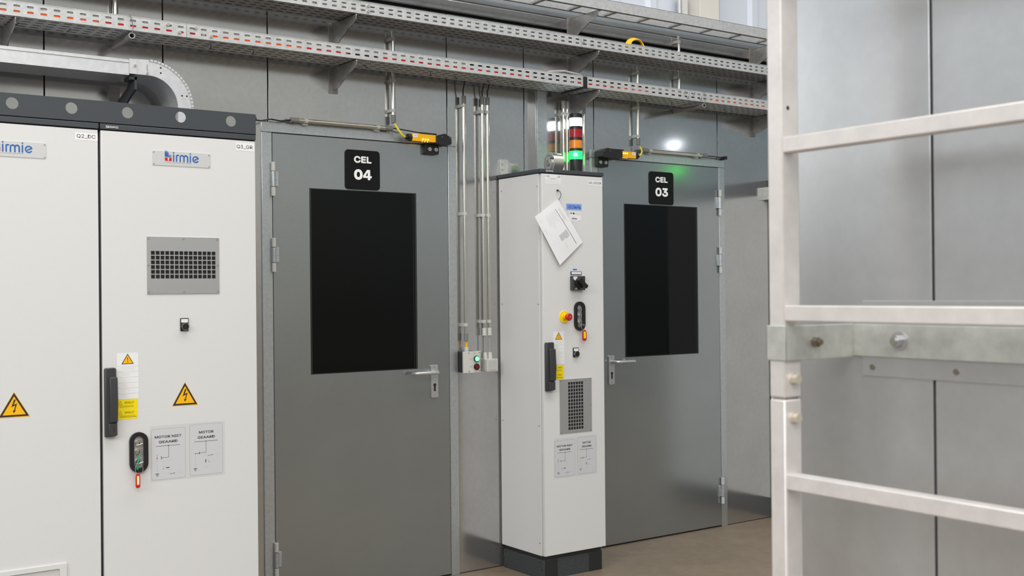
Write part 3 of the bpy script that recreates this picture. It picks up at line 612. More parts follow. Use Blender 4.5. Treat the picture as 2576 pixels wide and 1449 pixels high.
# ------------------------------------------------------------------ stack lights + siren
def stack(x, y, zb, label, ztop_scale=1.0):
    t = thing('stack_light', (x, y, zb), label, 'signal light', 'signal towers')
    r = .0362; z = zb
    MB().cyl((x, y, z), (x, y, z + .105), r * .98, BLACK, 32).build('lamp_base', t); z += .105
    for nm, mt in (('green_lens', LEDG), ('amber_lens', LENA), ('red_lens', LENR), ('white_lens', LEDW)):
        MB().cyl((x, y, z), (x, y, z + .016), r, BLACK, 32).build('spacer_ring', t); z += .016
        o = MB().cyl((x, y, z), (x, y, z + .0455), r * .965, mt, 32).build(nm, t)
        if nm == 'green_lens':
            m = MB(); d = Vector((-x, -5 - y, 0)).normalized(); sd = Vector((-d.y, d.x, 0))
            c = Vector((x, y, z + .022)) + d * (r * .93)
            m.cyl(c - sd * .004 - Vector((0, 0, .006)), c - sd * .004 + Vector((0, 0, .010)), .012, LEDGC, 16); m.build('lamp_core', o)
        z += .0455
    MB().cyl((x, y, z), (x, y, z + .022), r, BLACK, 32).cyl((x, y, z + .022), (x, y, z + .025), r, BLACK, 32, r2=r * .85).build('lamp_cap', t)
    return t
s1 = stack(3.934, -.088, 2.093, 'signal tower light with lit white and green tiers above the slim cabinet')
m = MB(); m.box(3.905, 3.945, -.10, .010, 2.075, 2.088, BRAK); m.box(3.895, 3.955, 0.002, .009, 2.03, 2.088, BRAK); m.cyl((3.934, -.088, 2.06), (3.934, -.088, 2.094), .02, BLACK, 20); m.build('mounting_bracket', s1)
stack(5.645, -.91, 2.191, 'signal tower light on the far right cabinet, mirrored in the wall')
def siren():
    cx, cy, cz = 3.662, -.20, 2.168
    t = thing('siren', (cx, cy, 2.111), 'round chromed siren lying on top of the slim cabinet', 'siren')
    d = Vector((.99, -.12, 0)).normalized(); c = Vector((cx, cy, cz)); R = .057
    m = MB(); m.cyl(c, c + d * .058, R, CHROME, 40, r2=R * .97); m.cyl(c + d * .058, c + d * .064, R * .97, CHROME, 40, r2=R * .86); m.build('siren_housing', t)
    m = MB(); m.cyl(c - d * .003, c + d * .0005, R * 1.0, ALU, 40); m.cyl(c - d * .006, c - d * .002, R * .80, CHROME, 36); m.build('siren_rim', t)
    m = MB(); m.cyl(c - d * .008, c - d * .005, R * .66, ALU, 30); m.cyl(c - d * .014, c - d * .007, R * .3, BRAK, 20)
    m.box(cx - .012, cx - .006, cy - .05, cy - .02, cz + .02, cz + .025, BLACK); m.build('siren_grille', t)
    MB().cyl((cx + .085, cy - .02, 2.111), (cx + .085, cy - .02, 2.128), .013, CLIP, 16).build('cable_gland', t)
siren()

# ------------------------------------------------------------------ conduits
def conduit(label, x, z0, z1, y=-.024, r=.0095, top=True, bottom=True, clamps=(), group='vertical conduits', slv=SLEEVE, bslv=None):
    t = thing('conduit', (x, y, z0), label, 'conduit', group)
    MB().cyl((x, y, z0), (x, y, z1), r, CHROME, 20).build('pipe', t)
    if top: MB().cyl((x, y, z1 - .03), (x, y, z1 + .012), r * 1.22, slv, 18).build('end_sleeve', t)
    if bottom: MB().cyl((x, y, z0 - .012), (x, y, z0 + .028), r * 1.22, bslv or slv, 18).build('end_sleeve', t)
    for z in clamps:
        MB().box(x - .018, x - .003, y + .004, .010, z - .009, z + .009, CLIP).ring([(x + r * 1.25 * math.cos(k * PI / 6), y + r * 1.25 * math.sin(k * PI / 6)) for k in range(12)][::-1], [(x + r * math.cos(k * PI / 6), y + r * math.sin(k * PI / 6)) for k in range(12)][::-1], 0, 0, CLIP).build('pipe_clip', t) if False else MB().box(x - .016, x + .006, y - .002, .010, z - .008, z + .008, CLIP).cyl((x, y, z - .008), (x, y, z + .008), r * 1.22, CLIP, 16).build('pipe_clip', t)
    return t
def cable(label, pts, r, m, cat='cable', group=None, name='cable'): return tag(MB().tube(pts, r, m, 8).build(name), label, cat, group)
conduit('nickel conduit running down to the lit indicator box', 3.2335, 1.236, 2.502, clamps=(2.462, 1.894, 1.310))
conduit('left conduit of the pair running down to the junction box', 3.3505, 1.262, 2.508, clamps=(2.44, 1.890, 1.325), bslv=PVC)
conduit('right conduit of the pair running down to the junction box', 3.3835, 1.262, 2.508, clamps=(2.44, 1.890, 1.325), bslv=PVC)
conduit('conduit dropping to the CEL 04 door sensor below the lower tray', 2.810, 2.350, 2.60, clamps=(2.55, 2.40), top=False)
conduit('short conduit between lower and upper trays, above the CEL 04 door', 2.810, 2.66, 2.80, clamps=(2.76,), top=False, bottom=False)
conduit('conduit dropping to the CEL 03 door sensor below the lower tray', 4.455, 2.350, 2.60, clamps=(2.555, 2.39), top=False)
conduit('short conduit between the trays, above the CEL 03 sign', 4.455, 2.66, 2.80, clamps=(2.76,), top=False, bottom=False)
conduit('conduit between the trays right of the CEL 03 drop pipe', 4.790, 2.66, 2.81, clamps=(2.77,), top=False, bottom=False)
conduit('conduit above the upper tray, reaching up to the cable ladder', 4.790, 2.87, 3.02, clamps=(2.985,), top=False, bottom=False)
conduit('conduit at top left between the two trays', 1.436, 2.66, 2.81, r=.012, clamps=(), top=False, bottom=False)
conduit('left pipe of the pair behind the signal tower', 3.899, 2.09, 2.535, clamps=(2.475,), bottom=False, slv=CLIP)
conduit('right pipe of the pair behind the signal tower', 3.929, 2.12, 2.535, y=-.020, clamps=(2.475,), bottom=False, slv=CLIP)
conduit('thin pipe just right of the signal tower', 4.046, 2.09, 2.515, r=.008, clamps=(), bottom=False)
def hconduit(label, x0, x1, z, clips, side):
    t = thing('conduit', (x0, -.024, z), label, 'conduit', 'horizontal conduits over the doors')
    MB().cyl((x0, -.024, z), (x1, -.024, z), .0105, CHROME, 20).build('pipe', t)
    MB().cyl((x0 - .012, -.024, z), (x0 + .03, -.024, z), .0128, SLEEVE, 18).build('end_sleeve', t); MB().cyl((x1 - .03, -.024, z), (x1 + .012, -.024, z), .0128, SLEEVE, 18).build('end_sleeve', t)
    for x in clips: MB().box(x - .012, x + .012, -.02, .010, z - .019, z - .003, CLIP).cyl((x - .008, -.024, z), (x + .008, -.024, z), .0125, CLIP, 16).build('pipe_clip', t)
hconduit('horizontal nickel conduit above the CEL 04 door frame', 2.262, 2.790, 2.309, (2.33, 2.72), 1)
hconduit('horizontal nickel conduit above the CEL 03 door frame', 4.50, 5.005, 2.309, (4.55, 4.94), -1)
cable('thin black cable from the large cabinet to the CEL 04 conduit', [(1.789, Y3 + .05, 2.192), (1.90, -.50, 2.215), (2.06, -.20, 2.272), (2.15, -.03, 2.303), (2.20, -.022, 2.300), (2.255, -.024, 2.308)], .0035, CBLK, group=None)
tag(MB_.build('cable_gland'), 'black rubber gland on the right end of the cabinet top rail', 'cable gland')
cable('black cable end with a round stop right of the CEL 03 conduit', [(5.01, -.024, 2.309), (5.08, -.024, 2.3085), (5.17, -.022, 2.306), (5.177, -.022, 2.306)], .003, CBLK)
tag(MB().cyl((5.178, -.034, 2.3055), (5.178, .008, 2.3055), .0115, BLACK, 18).build('cable_grommet'), 'black round grommet on the wall at the end of the CEL 03 cable', 'grommet')
cable('thin black cable along the top of the CEL 04 sensor', [(2.80, -.026, 2.312), (2.86, -.035, 2.306), (2.93, -.045, 2.298), (2.97, -.05, 2.296)], .003, CBLK)
for i, (x, z0, lb) in enumerate(((3.229, 2.514, 'thin cable rising from the indicator-box conduit to the tray'), (3.350, 2.52, 'thin cable rising from the left junction-box conduit to the tray'), (3.384, 2.52, 'thin cable rising from the right junction-box conduit to the tray'), (4.046, 2.525, 'thin cable rising from the pipe right of the signal tower'))):
    cable(lb, [(x, -.024, z0 - .01), (x - .004, -.03, z0 + .03), (x + .003, -.045, 2.60)], .0035, CBLK)

# sensors at the door heads
def sensor(x, s, label):
    """x = outer end of the head, s = +1 body extends to the left (CEL 04) or -1 to the right (CEL 03)"""
    X = lambda d: x - s * d
    t = thing('door_sensor', (x - s * .1, -.03, 2.24), label, 'door sensor', 'interlock sensors at the door heads')
    bx = lambda m, a, b, y0, y1, z0, z1, mt: m.box(*sorted((X(a), X(b))), y0, y1, z0, z1, mt)
    W = .140 if s > 0 else .113; hs = .090 if s > 0 else .148; bo = .0 if s > 0 else -.050
    m = MB(); bx(m, hs, hs + W, -.064, -.030, 2.2505, 2.288, YELP); h = m.build('sensor_housing', t, bevel=.0015)
    m = MB(); d0 = hs + W; a, b = sorted((X(d0 - .004), X(d0 - .030))); m.rect(a, b, 2.270, 2.286, -.0645, STICK); m.line([(a + .006, 2.278), (b - .004, 2.278)], .003, -.0648, PRINTG); m.build('sensor_label', h, smooth=False)
    for k in range(3):
        xx = X(.138 + .0155 * k) if s > 0 else X(.164 + .0145 * k)
        zz = 2.2615 if s > 0 else 2.276
        MB().cyl((xx, -.064, zz), (xx, -.066, zz), .0036, LEDY, 12).cyl((xx, -.058, 2.2508), (xx, -.058, 2.2495), .0028, LEDY, 10).build('status_led', h)
    m = MB(); m.cyl((X(hs + W), -.047, 2.268), (X(hs + W + .020), -.047, 2.268), .0185, BLACK, 22); m.cyl((X(hs + W + .018), -.047, 2.268), (X(hs + W + .034), -.047, 2.266), .0095, BLACK, 16); m.build('connector', t)
    hd = [(0, 2.250), (.008, 2.243), (hs + .002, 2.243), (hs + .002, 2.286), (.050, 2.297), (.040, 2.299), (.002, 2.281)]
    m = MB(); m.prism([(X(a), b) for a, b in hd], -.072, -.006, BLACK); m.build('sensor_head', t, bevel=.001)
    m = MB(); br = [(.050, 2.250), (.050, 2.200), (.056, 2.194), (.126, 2.194), (.131, 2.200), (.131, 2.250)]
    m.prism([(X(a), b) for a, b in [(q + bo, t_) for q, t_ in br]], -.026, .001, BLACK); b = m.build('mounting_bracket', t, bevel=.001)
    for d in (.070 + bo, .108 + bo): MB().cyl((X(d), -.026, 2.2185), (X(d), -.033, 2.2185), .0105, BRAK, 20).cyl((X(d), -.033, 2.2185), (X(d), -.0345, 2.2185), .0085, ALU, 20).cyl((X(d), -.0345, 2.2185), (X(d), -.035, 2.2185), .005, BRAK, 6).build('bolt', b)
    m = MB(); m.cyl((X(.080), -.050, 2.2945), (X(.175), -.050, 2.2955), .0042, BLACK, 12); m.build('key_rod', t)
    for d, z in ((.012, 2.282), (.058, 2.285)): MB().cyl((X(d), -.0725, z - .004), (X(d), -.0735, z - .004), .0022, CHROME, 10).build('rivet', t)
sensor(3.126, 1, 'yellow and black interlock sensor with glowing dots over the CEL 04 door')
sensor(4.141, -1, 'yellow and black interlock sensor with glowing dots over the CEL 03 door')
tag(MB().tube([(2.812, -.03, 2.335), (2.822, -.04, 2.312), (2.838, -.048, 2.286), (2.850, -.05, 2.274), (2.866, -.048, 2.268)], .0055, YELT, 10).build('yellow_sleeve'), 'short yellow cable sleeve between conduit and CEL 04 sensor', 'cable sleeve')
tag(MB().tube([(4.462, -.03, 2.328), (4.468, -.038, 2.312), (4.464, -.046, 2.296), (4.452, -.05, 2.280), (4.438, -.048, 2.270)], .0050, YELT, 10).build('yellow_sleeve'), 'short yellow cable sleeve beside the sensor of the right-hand door', 'cable sleeve')

# indicator box, junction box
ib = thing('indicator_box', (3.25, -.025, 1.06), 'small grey indicator box with green and red lamps right of the CEL 04 door', 'indicator box')
MB().box(3.199, 3.302, -.046, .008, 1.060, 1.169, BLACK).build('box_base', ib, bevel=.002)
cvr = MB().box(3.197, 3.304, -.054, -.044, 1.058, 1.1705, PVC).line([(3.236, 1.131), (3.252, 1.131)], .002, -.0545, PRINTG).line([(3.236, 1.090), (3.252, 1.090)], .002, -.0545, PRINTG).line([(3.26, 1.160), (3.275, 1.160)], .003, -.0545, PRINTG).build('box_cover', ib, bevel=.001)
for x in (3.232, 3.298):
    for z in (1.067, 1.162): MB().cyl((x, -.0545, z), (x, -.0555, z), .003, BRAK, 10).build('screw', cvr)
for z, mt, nm in ((1.1305, GRNL, 'green_lamp'), (1.089, LENDR, 'red_lamp')):
    l = MB().cyl((3.277, -.054, z), (3.277, -.063, z), .0165, BLACK, 24).build('lamp_bezel', ib)
    MB().cyl((3.277, -.062, z), (3.277, -.069, z), .0135, mt, 24, r2=.011).build(nm, l)
MB().cyl((3.2355, -.024, 1.170), (3.2355, -.024, 1.192), .012, PVC, 18).build('cable_gland', ib)
tag(MB().cyl((3.2355, -.024, 1.19), (3.2355, -.024, 1.236), .0065, YELP, 12).build('yellow_sleeve'), 'short yellow cable sleeve on top of the indicator box', 'cable sleeve')
jb = thing('junction_box', (3.376, -.03, 1.06), 'square light grey junction box beside the indicator box', 'junction box')
MB().box(3.341, 3.411, -.052, .008, 1.060, 1.126, PVC).build('box_base', jb, bevel=.004)
MB().box(3.341, 3.411, -.060, -.052, 1.060, 1.126, PVC).box(3.350, 3.402, -.062, -.060, 1.066, 1.120, CLIP).build('box_lid', jb, bevel=.0015)
for x in (3.3525, 3.3845): MB().cyl((x, -.026, 1.125), (x, -.026, 1.142), .0125, PVC, 18).cyl((x, -.026, 1.142), (x, -.026, 1.160), .0115, PVC, 18, r2=.0095).build('cable_gland', jb)
cable('thin cable from the left conduit into the junction box', [(3.3515, -.025, 1.16), (3.352, -.025, 1.20), (3.3505, -.024, 1.256)], .003, CGREY)
cable('thin cable from the right conduit into the junction box', [(3.3840, -.025, 1.16), (3.385, -.025, 1.20), (3.3835, -.024, 1.256)], .003, CGREY)
# flat duct up the wall, angle plate
tag(MB().box(3.700, 3.708, -.030, .009, 2.111, 2.60, GALV).box(3.708, 3.772, -.034, .009, 2.111, 2.60, FRAMEM).build('cable_duct', bevel=.0012), 'flat metal cable duct rising from the slim cabinet to the lower tray', 'cable duct')
ap = thing('angle_plate', (3.50, 0, 2.111), 'small galvanised plate with two screws at the slim cabinet top corner', 'bracket')
MB().box(3.477, 3.529, -.004, .009, 2.111, 2.196, GALVB).build('plate', ap, bevel=.0008)
for z in (2.176, 2.146): MB().cyl((3.492, -.009, z), (3.492, -.004, z), .006, CHROME, 6).build('screw', ap)
tag(MB().box(5.556, 5.600, -.04, .009, 2.06, 2.14, GALVB).build('angle_plate', bevel=.001), 'small galvanised plate where wall and far right cabinet meet', 'bracket')

# ------------------------------------------------------------------ cable trays
YF, YB = -.25, -.05
def tray(x0, x1, z0, z1, label, bolts=(), rows=2, group='perforated cable trays'):
    t = thing('cable_tray', ((x0 + x1) / 2, -.15, z0), label, 'cable tray', group)
    n = max(1, round((x1 - x0) / .05)); h = z1 - z0
    for y, nm in ((YF, 'side_rail'), (YB - .0015, 'side_rail')):
        m = MB(); m.perf(x0, x1, z0 + h * .14, z0 + h * .88, (n, 2), (.0128, .0041, .0038, 3), XZ(y), .0015, TRAY)
        m.box(x0, x1, y, y + .0015, z0, z0 + h * .14, TRAY); m.box(x0, x1, y, y + .0015, z0 + h * .88, z1 - .002, TRAY)
        m.box(x0, x1, y - (.001 if y == YF else 0), y + .006, z1 - .0025, z1, TRAY); m.build(nm, t, smooth=False)
    m = MB(); m.perf(x0, x1, YF + .012, YB - .012, (n, 4), (.0165, .0048, .0045, 2), lambda u, v, w_: (u, v, z0 + w_), .0, TRAY)
    m.add([(x0, YF, z0), (x1, YF, z0), (x1, YF + .012, z0), (x0, YF + .012, z0)], [(0, 1, 2, 3)], TRAY); m.add([(x0, YB - .012, z0), (x1, YB - .012, z0), (x1, YB, z0), (x0, YB, z0)], [(0, 1, 2, 3)], TRAY)
    m.build('tray_bottom', t, smooth=False)
    for x, z in bolts: MB().cyl((x, YF - .006, z), (x, YF, z), .0065, CHROME, 14, r2=.008).build('bolt', t)
    return t
ZL0, ZL1, ZU0, ZU1 = 2.588, 2.647, 2.804, 2.860
tray(-.40, 1.6705, ZL0, ZL1, 'left length of the lower perforated tray above the large cabinets', [(1.59, 2.632), (1.64, 2.605)])
tray(1.672, 3.858, ZL0, ZL1, 'middle length of the lower perforated tray above the CEL 04 door', [(1.71, 2.632), (1.78, 2.605)])
tray(3.884, 4.655, ZL0, ZL1, 'lower perforated tray length over the CEL 03 door, right of the black cap', [(4.615, 2.632), (4.64, 2.605)])
tray(4.6565, 7.0, ZL0, ZL1, 'right end length of the lower perforated tray, running behind the ladder rail', [(4.69, 2.632), (4.745, 2.605)])
tray(-.40, 3.847, ZU0, ZU1, 'left length of the upper perforated tray', [(2.55, 2.845), (2.55, 2.819)])
tray(3.849, 7.0, ZU0, ZU1, 'right length of the upper perforated tray, ending behind the ladder rail', [(3.86, 2.83)])
tag(MB().box(3.858, 3.884, YF - .005, YF + .010, ZL0 - .002, ZL1 - .004, BLACK).box(3.858, 3.884, YF - .004, YB, ZL0 - .006, ZL0 - .002, BLACK).build('tray_edge_guard', bevel=.001), 'black edge guard in the gap of the lower tray above the signal tower', 'edge guard')
# cable ladder on top
cl = thing('cable_ladder', (3.5, -.15, 3.02), 'galvanised cable ladder with rungs, topmost of the three cable runs', 'cable ladder')
YL = -.128
for y0, y1 in ((YF - .008, YF), (YL, YL + .006)): MB().box(-.4, 7.0, y0, y1, 3.024, 3.084, TRAY).box(-.4, 7.0, min(y0, y0 + .002) if y0 < -.2 else y0 - .012, y1 + (.012 if y0 < -.2 else 0), 3.0805, 3.084, TRAY).box(-.4, 7.0, y0 if y0 < -.2 else y0 - .012, y1 + (.012 if y0 < -.2 else 0), 3.024, 3.0265, TRAY).build('side_rail', cl, bevel=.001)
for i in range(26): x = 4.86 - .2495 * (i - 8); MB().box(x - .011, x + .011, YF, YL, 3.026, 3.040, TRAY).build('rung', cl, bevel=.002)
# cantilever arms
def arm(x, z, label, L=.245, m_=BRAK):
    t = thing('cantilever_arm', (x, -.1, z - .12), label, 'bracket', 'tray support arms')
    h = .115
    MB().box(x - .024, x + .024, .002, .008, z - h - .012, z - .001, m_).build('wall_plate', t, bevel=.001)
    pr = [(.003, z - .001), (.003, z - h), (-.06, z - h * .93), (-L * .72, z - h * .45), (-L, z - .028), (-L, z - .001)]
    m = MB(); m.prismx(pr, x - .003, x + .001, m_); m.box(x - .003, x + .020, -L, .003, z - .004, z - .001, m_); m.build('arm', t, bevel=.0008)
    MB().tube([(x - .001, -L + .002, z - .002), (x - .001, -L - .003, z - .010), (x - .001, -L + .001, z - .022), (x - .001, -L + .018, z - .036), (x - .001, -L * .72, z - h * .45)], .0022, ALU, 6).build('arm_edge', t)
for i, x in enumerate((.985, 2.49, 3.975, 5.46)):
    nm = ('at the left edge of the photo', 'above the CEL 04 window', 'left of the CEL 03 door', 'at the ladder rail')[i]
    arm(x, ZL0, 'cantilever arm under the lower tray, ' + nm); arm(x, ZU0, 'cantilever arm under the upper tray, ' + nm)
    if i > 1: arm(x, 3.024, 'cantilever arm under the cable ladder, ' + nm)
for x, lb in ((1.437, 'above the large cabinets'), (4.772, 'above the CEL 03 door')):
    m = MB(); n = 18; z = 2.566; R, r = .013, .010
    o_ = [(x + R * math.cos(2 * PI * k / n), z + R * math.sin(2 * PI * k / n)) for k in range(n)]; i_ = [(x + r * math.cos(2 * PI * k / n), z + r * math.sin(2 * PI * k / n)) for k in range(n)]
    m.ring(o_, i_, YF + .002, .006, BRAK); m.ring(o_, i_, YF - .004, YF + .002, ALU); tag(m.build('support_pipe'), 'open-ended support pipe under the lower tray ' + lb, 'pipe', 'open support pipes')  # pipe body in darker steel as painted shade, lighter ring at the open end
    a = [(x, YF - .006, z + .008), (x + .004, YF - .010, 2.60), (x - .002, YF - .008, 2.635), (x - .012, YF - .006, 2.655), (x - .004, YF + .01, 2.652)]
    tag(MB().tube(a, .0018, SLEEVE, 6).build('cable_tie'), 'grey wire tie looped over the lower tray ' + lb, 'cable tie', 'wire ties')
# solid tray with curved end dropping into the large cabinet
st = thing('solid_cable_tray', (.9, -.15, 2.40), 'closed cable tray above the large cabinets, its curved end dropping into them', 'cable tray')
TB = mat('bright_tray_steel', (.66, .67, .69), .42, .6, noise=.08, nscale=40)
MB().box(-.6, 1.425, YF, YF + .0015, 2.402, 2.462, TB).box(-.6, 1.425, YB - .0015, YB, 2.402, 2.462, TB).box(-.6, 1.425, YF, YB, 2.4005, 2.402, TB).build('tray_channel', st)
MB().box(-.6, 1.4245, YF - .003, YB + .003, 2.4615, 2.465, TB).box(-.6, 1.4245, YF - .003, YF - .001, 2.4515, 2.4615, TB).build('tray_cover', st, bevel=.0006)
cx, cz, Ri, Ro = 1.505, 2.282, .125, .190
inn = [(1.4255, cz + Ri)] + [(cx + Ri * math.sin(t), cz + Ri * math.cos(t)) for t in [PI / 2 * k / 16 for k in range(17)]] + [(cx + Ri, 2.1215)]
out = [(1.4255, cz + Ro - .003)] + [(cx + Ro * math.sin(t), cz + Ro * math.cos(t)) for t in [PI / 2 * k / 16 for k in range(17)]] + [(cx + Ro, 2.1215)]
for y in (YF - .002, YB):
    m = MB(); n = len(inn); m.add([(a, y, b) for a, b in inn] + [(a, y, b) for a, b in out] + [(a, y + .002, b) for a, b in inn] + [(a, y + .002, b) for a, b in out], [(i, i + 1, n + i + 1, n + i) for i in range(n - 1)] + [(2 * n + i, 2 * n + i + 1, 3 * n + i + 1, 3 * n + i) for i in range(n - 1)] + [(n + i, n + i + 1, 3 * n + i + 1, 3 * n + i) for i in range(n - 1)], TB)
    m.build('bend_side', st)
m = MB(); n = len(inn); m.add([(a, YF, b) for a, b in inn] + [(a, YB, b) for a, b in inn], [(i, i + 1, n + i + 1, n + i) for i in range(n - 1)], TB); m.add([(a, YF, b - .001) for a, b in out] + [(a, YB, b - .001) for a, b in out], [(i, i + 1, n + i + 1, n + i) for i in range(n - 1)], TB); m.build('bend_lining', st)
m = MB(); k = 19
for i in range(k):
    t0 = PI / 2 * (i + .08) / k * 1.02 + .03; t1 = PI / 2 * (i + .90) / k * 1.02 + .03
    m.flat([(cx + (Ro - .006) * math.sin(t0), cz + (Ro - .006) * math.cos(t0)), (cx + (Ro - .006) * math.sin(t1), cz + (Ro - .006) * math.cos(t1)), (cx + (Ro + .0025) * math.sin(t1), cz + (Ro + .0025) * math.cos(t1)), (cx + (Ro + .0025) * math.sin(t0), cz + (Ro + .0025) * math.cos(t0))], YF - .0045, TB)
for i in range(k + 1): t0 = PI / 2 * i / k * 1.02 + .03; m.flat([(cx + (Ro - .009) * math.sin(t0), cz + (Ro - .009) * math.cos(t0)), (cx + (Ro + .001) * math.sin(t0 - .012), cz + (Ro + .001) * math.cos(t0 - .012)), (cx + (Ro + .001) * math.sin(t0 + .012), cz + (Ro + .001) * math.cos(t0 + .012))], YF - .0050, SLEEVE)
m.build('folded_tabs', st, smooth=False)
for x, z in ((1.449, 2.443), (1.500, 2.416)): MB().cyl((x, YF - .008, z), (x, YF - .002, z), .0055, CHROME, 6).build('bolt', st)
m = MB()
for x, z in ((1.557, 2.444), (1.557, 2.422), (1.648, 2.334), (1.669, 2.334)): m.disc(x, z, .0038, YF - .0024, DARKGAP)
m.rect(1.4985, 1.5015, 2.418, 2.452, YF - .0023, SLEEVE); m.rect(1.4575, 1.459, 2.405, 2.468, YF - .0023, ALU); m.build('bolt_holes', st, smooth=False)
sa = thing('cantilever_arm', (1.44, -.1, 2.28), 'dark perforated arm under the closed tray above the large cabinets', 'bracket', 'tray support arms')
MB().box(1.412, 1.460, .001, .008, 2.27, 2.39, BRAK).build('wall_plate', sa, bevel=.001)
m = MB(); m.prismx([(.002, 2.335), (.002, 2.285), (-.10, 2.300), (-.18, 2.330), (-.235, 2.345), (-.235, 2.3995), (-.16, 2.3995), (-.12, 2.365)], 1.452, 1.462, HANDLE); m.box(1.43, 1.462, -.235, -.16, 2.385, 2.3995, HANDLE); m.build('arm', sa, bevel=.001)

# ------------------------------------------------------------------ cables lying in the trays
def run(x0, x1, y, z, r, m, label, wob=.004, tails=True):
    pts = []; n = max(4, int((x1 - x0) / .06))
    for i in range(n + 1):
        x = x0 + (x1 - x0) * i / n; k = min(1, min(i, n - i) / 3) if tails else 1
        pts.append((x, y * k + (-.15) * (1 - k), z + wob * .4 * math.sin(x * 6 + y * 90)))
    cable(label, pts, r, m, group=None)
FR = dict(tails=False, wob=.002)
run(-.4, 1.30, -.2385, 2.6075, .0095, CORNG, 'orange cable lying in the lower tray above the large cabinets', **FR)
run(1.30, 1.74, -.2385, 2.6075, .0095, CRED, 'dark red cable lying in the lower tray near its left joint', **FR)
run(1.76, 2.22, -.2385, 2.6075, .0095, CORNG, 'orange cable lying in the lower tray left of the CEL 04 sign', **FR)
run(2.22, 2.44, -.2385, 2.6075, .0095, CRED, 'dark red cable lying in the lower tray above the CEL 04 sign', **FR)
run(2.45, 2.60, -.2385, 2.6075, .0095, CBLK, 'short black cable in the lower tray above the left door window', **FR)
run(2.62, 3.52, -.2385, 2.6075, .0095, CRED, 'red cable lying in the lower tray right of the CEL 04 door', **FR)
run(3.54, 3.78, -.2385, 2.6075, .0095, CBLK, 'short black cable in the lower tray above the flat wall duct', **FR)
run(3.80, 4.10, -.2385, 2.6075, .0095, CRED, 'red cable lying in the lower tray above the signal tower', **FR)
run(4.12, 4.36, -.2385, 2.6075, .0095, CORNG, 'short orange cable in the lower tray between signal tower and right door', **FR)
run(4.38, 4.78, -.2385, 2.6075, .0095, CBLK, 'short black cable in the lower tray above the right door sign', **FR)
run(4.80, 5.6, -.2385, 2.6075, .0095, CORNG, 'orange cable lying in the lower tray near the ladder rail', **FR)
run(-.4, 3.10, -.2385, 2.6305, .0085, CGREY, 'grey cable lying along the lower tray up to the CEL 04 door', **FR)
run(3.12, 4.34, -.2385, 2.6305, .0085, CBLK, 'black cable lying high in the lower tray around the signal tower', **FR)
run(4.36, 5.9, -.2385, 2.6305, .0085, CGREY, 'grey cable lying along the lower tray over the CEL 03 door', **FR)
for zb, lb in ((2.589, 'lower'), (2.805, 'upper')):
    for y in (-.213, -.1885, -.164, -.1395, -.115, -.0905):
        tag(MB().tube([(-.4, y, zb + .0125), (2.0, y + .001, zb + .0125), (4.5, y - .001, zb + .0125), (6.9, y, zb + .0125)], .0118, CBLK if y != -.1395 else CGREY, 8).build('cable'), 'thick black or grey cable lying side by side in the %s tray' % lb, 'cable', 'cables laid flat in the %s tray' % lb)
for zz, lb in ((2.6005, 'lower cable at the back of the lower tray'), (2.6225, 'upper cable at the back of the lower tray'), (2.8165, 'lower cable at the back of the upper tray'), (2.8385, 'upper cable at the back of the upper tray')):
    run(-.4, 6.9, -.0645, zz, .0108, CBLK, 'added light-blocking black ' + lb, **FR)  # extra cables added to stop light showing through the back rail slots
run(-.4, 6.9, -.2375, 2.8155, .0095, CBLK, 'front lower black cable in the upper tray', **FR)
run(-.4, 6.9, -.2375, 2.8375, .0095, CBLK, 'front higher black cable in the upper tray', **FR)
cable('grey cable bulging above the lower tray near the signal tower', [(3.55, -.2, 2.60), (3.66, -.21, 2.655), (3.76, -.21, 2.668), (3.86, -.21, 2.660), (3.95, -.2, 2.62)], .008, CGREY)
m = MB(); c = Vector((4.292, -.195, 2.868))
for j in range(5): R = .050 + .0035 * j; m.tube([c + Vector((R * math.cos(t), -.012 + .006 * j + .003 * math.sin(3 * t), R * .74 * math.sin(t))) for t in [2 * PI * k / 28 for k in range(29)]], .0038, CYEL, 7)
tag(m.build('cable_coil'), 'coil of yellow cable sticking up from the upper tray', 'cable coil')
def ties(name, xs, y, z, lb):
    for x in xs:
        a = random.uniform(-.012, .012)
        tag(MB().tube([(x, y, z), (x + a, y - .004, z - .010), (x + a * 1.6, y - .012, z - .016)], .0018, CBLK, 6).build(name), lb, 'cable tie', 'black tie ends under the lower tray')
ties('tie_end', [1.02, 1.22, 1.82, 2.02, 2.52, 2.58, 2.96, 3.10, 3.30, 3.46, 3.82, 4.30, 4.42, 4.62, 4.90, 5.05], -.14, ZL0 - .001, 'black cable tie end poking through the bottom of the lower tray')

# things on the pale wall above
ub = thing('socket_box', (5.475, .65, 3.375), 'small white box on the pale ribbed wall above the cable ladder', 'junction box')
MB().box(5.450, 5.500, .62, .675, 3.375, 3.50, PVC).build('box_body', ub, bevel=.003); MB().cyl((5.485, .64, 3.13), (5.485, .64, 3.378), .012, PVC, 14).build('pipe', ub)
tag(MB().box(5.545, 5.735, .55, .675, 3.13, 6.4, CREAM).build('steel_column', bevel=.004), 'cream steel column against the pale ribbed wall', 'column')
for x, lb in ((5.43, 'grey drain pipe left of the small white box on the upper wall'), (5.765, 'grey pipe just right of the cream column'), (5.80, 'pale pipe next to the grey one right of the cream column')):
    tag(MB().cyl((x, .63, 3.13), (x, .63, 6.4), .014, CLIP if x > 5.79 else TRAY, 14).build('wall_pipe'), lb, 'pipe')

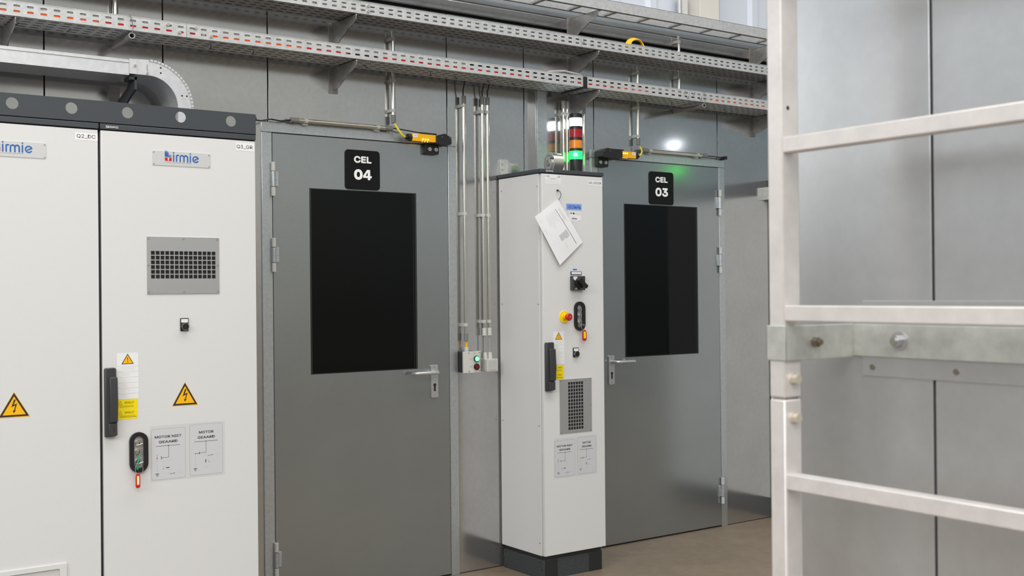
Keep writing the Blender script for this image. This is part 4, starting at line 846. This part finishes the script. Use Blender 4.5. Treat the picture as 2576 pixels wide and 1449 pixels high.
# ------------------------------------------------------------------ ladder with its wall bracket (foreground right)
ld = thing('fixed_ladder', (1.47, -3.95, 0), 'pale aluminium ladder with square rungs in the right foreground', 'ladder')
RX0, RX1 = 1.452, 1.4935; zs = (-.0, 3.4)
for ya, yb in ((-3.735, -3.702), (-4.235, -4.202)):
    r1 = MB().box(RX0, RX1, ya, yb, 1.3015, 3.4, LADDER).box(RX0, RX1, ya, yb, 0.0, 1.2985, LADDER).box(RX0 + .003, RX1 - .003, ya + .003, yb - .003, 1.29, 1.31, BRAK).build('side_rail', ld, bevel=.003)
    if ya > -4:
        for z in (1.333, 1.268): MB().cyl((1.472, ya + .002, z), (1.472, ya - .013, z), .0082, BOLTC, 6).cyl((1.472, ya + .002, z), (1.472, ya - .003, z), .0095, BOLTC, 18).build('bolt', r1)
        MB().disc(1.466, 1.785, .0036, ya - .0003, DARKGAP).build('bolt_hole', r1)
z = 1.7225 - .28 * 6
while z < 3.3:
    if z > .05: MB().box(1.454, 1.480, -4.204, -3.733, z - .0132, z + .0132, LADDER).build('rung', ld, bevel=.0022)
    z += .28
br = thing('ladder_bracket', (1.54, -3.72, 1.36), 'galvanised strap bracket holding the ladder rail to the metal enclosure', 'bracket')
yb = -3.7375
MB().box(RX0 - .003, RX0, yb - .0025, -3.698, 1.3635, 1.422, GALVB).box(RX0 - .003, RX1 + .002, -3.701, -3.698, 1.3635, 1.422, GALVB).box(RX0 - .003, 1.6245, yb - .0025, yb, 1.3635, 1.422, GALVB).build('strap', br, bevel=.0015)
MB().box(1.6242, 1.6272, -4.6, -3.7375, 1.3655, 1.421, GALVB).build('flange', br, bevel=.001)
MB().cyl((1.521, yb - .002, 1.393), (1.521, yb - .012, 1.393), .0085, BOLTR, 6).cyl((1.521, yb - .012, 1.393), (1.521, yb - .018, 1.393), .005, BOLTR, 14).build('bolt', br)
MB().cyl((1.6245, -3.834, 1.394), (1.622, -3.834, 1.394), .016, ALU, 26).cyl((1.622, -3.834, 1.394), (1.610, -3.834, 1.394), .0098, ALU, 6).cyl((1.610, -3.834, 1.394), (1.605, -3.834, 1.394), .006, CHROME, 14).build('bolt', br)
mp_ = thing('mounting_plate', (1.629, -4.1, 1.33), 'flat galvanised strip screwed across the seam of the metal enclosure', 'plate')
MB().box(1.6275, 1.630, -4.8, -3.757, 1.3315, 1.4615, GALVR).build('strip', mp_, bevel=.0008)
for y in (-3.777, -3.937): MB().cyl((1.6275, y, 1.3475), (1.6255, y, 1.3475), .0048, BOLTR, 12).build('screw', mp_)
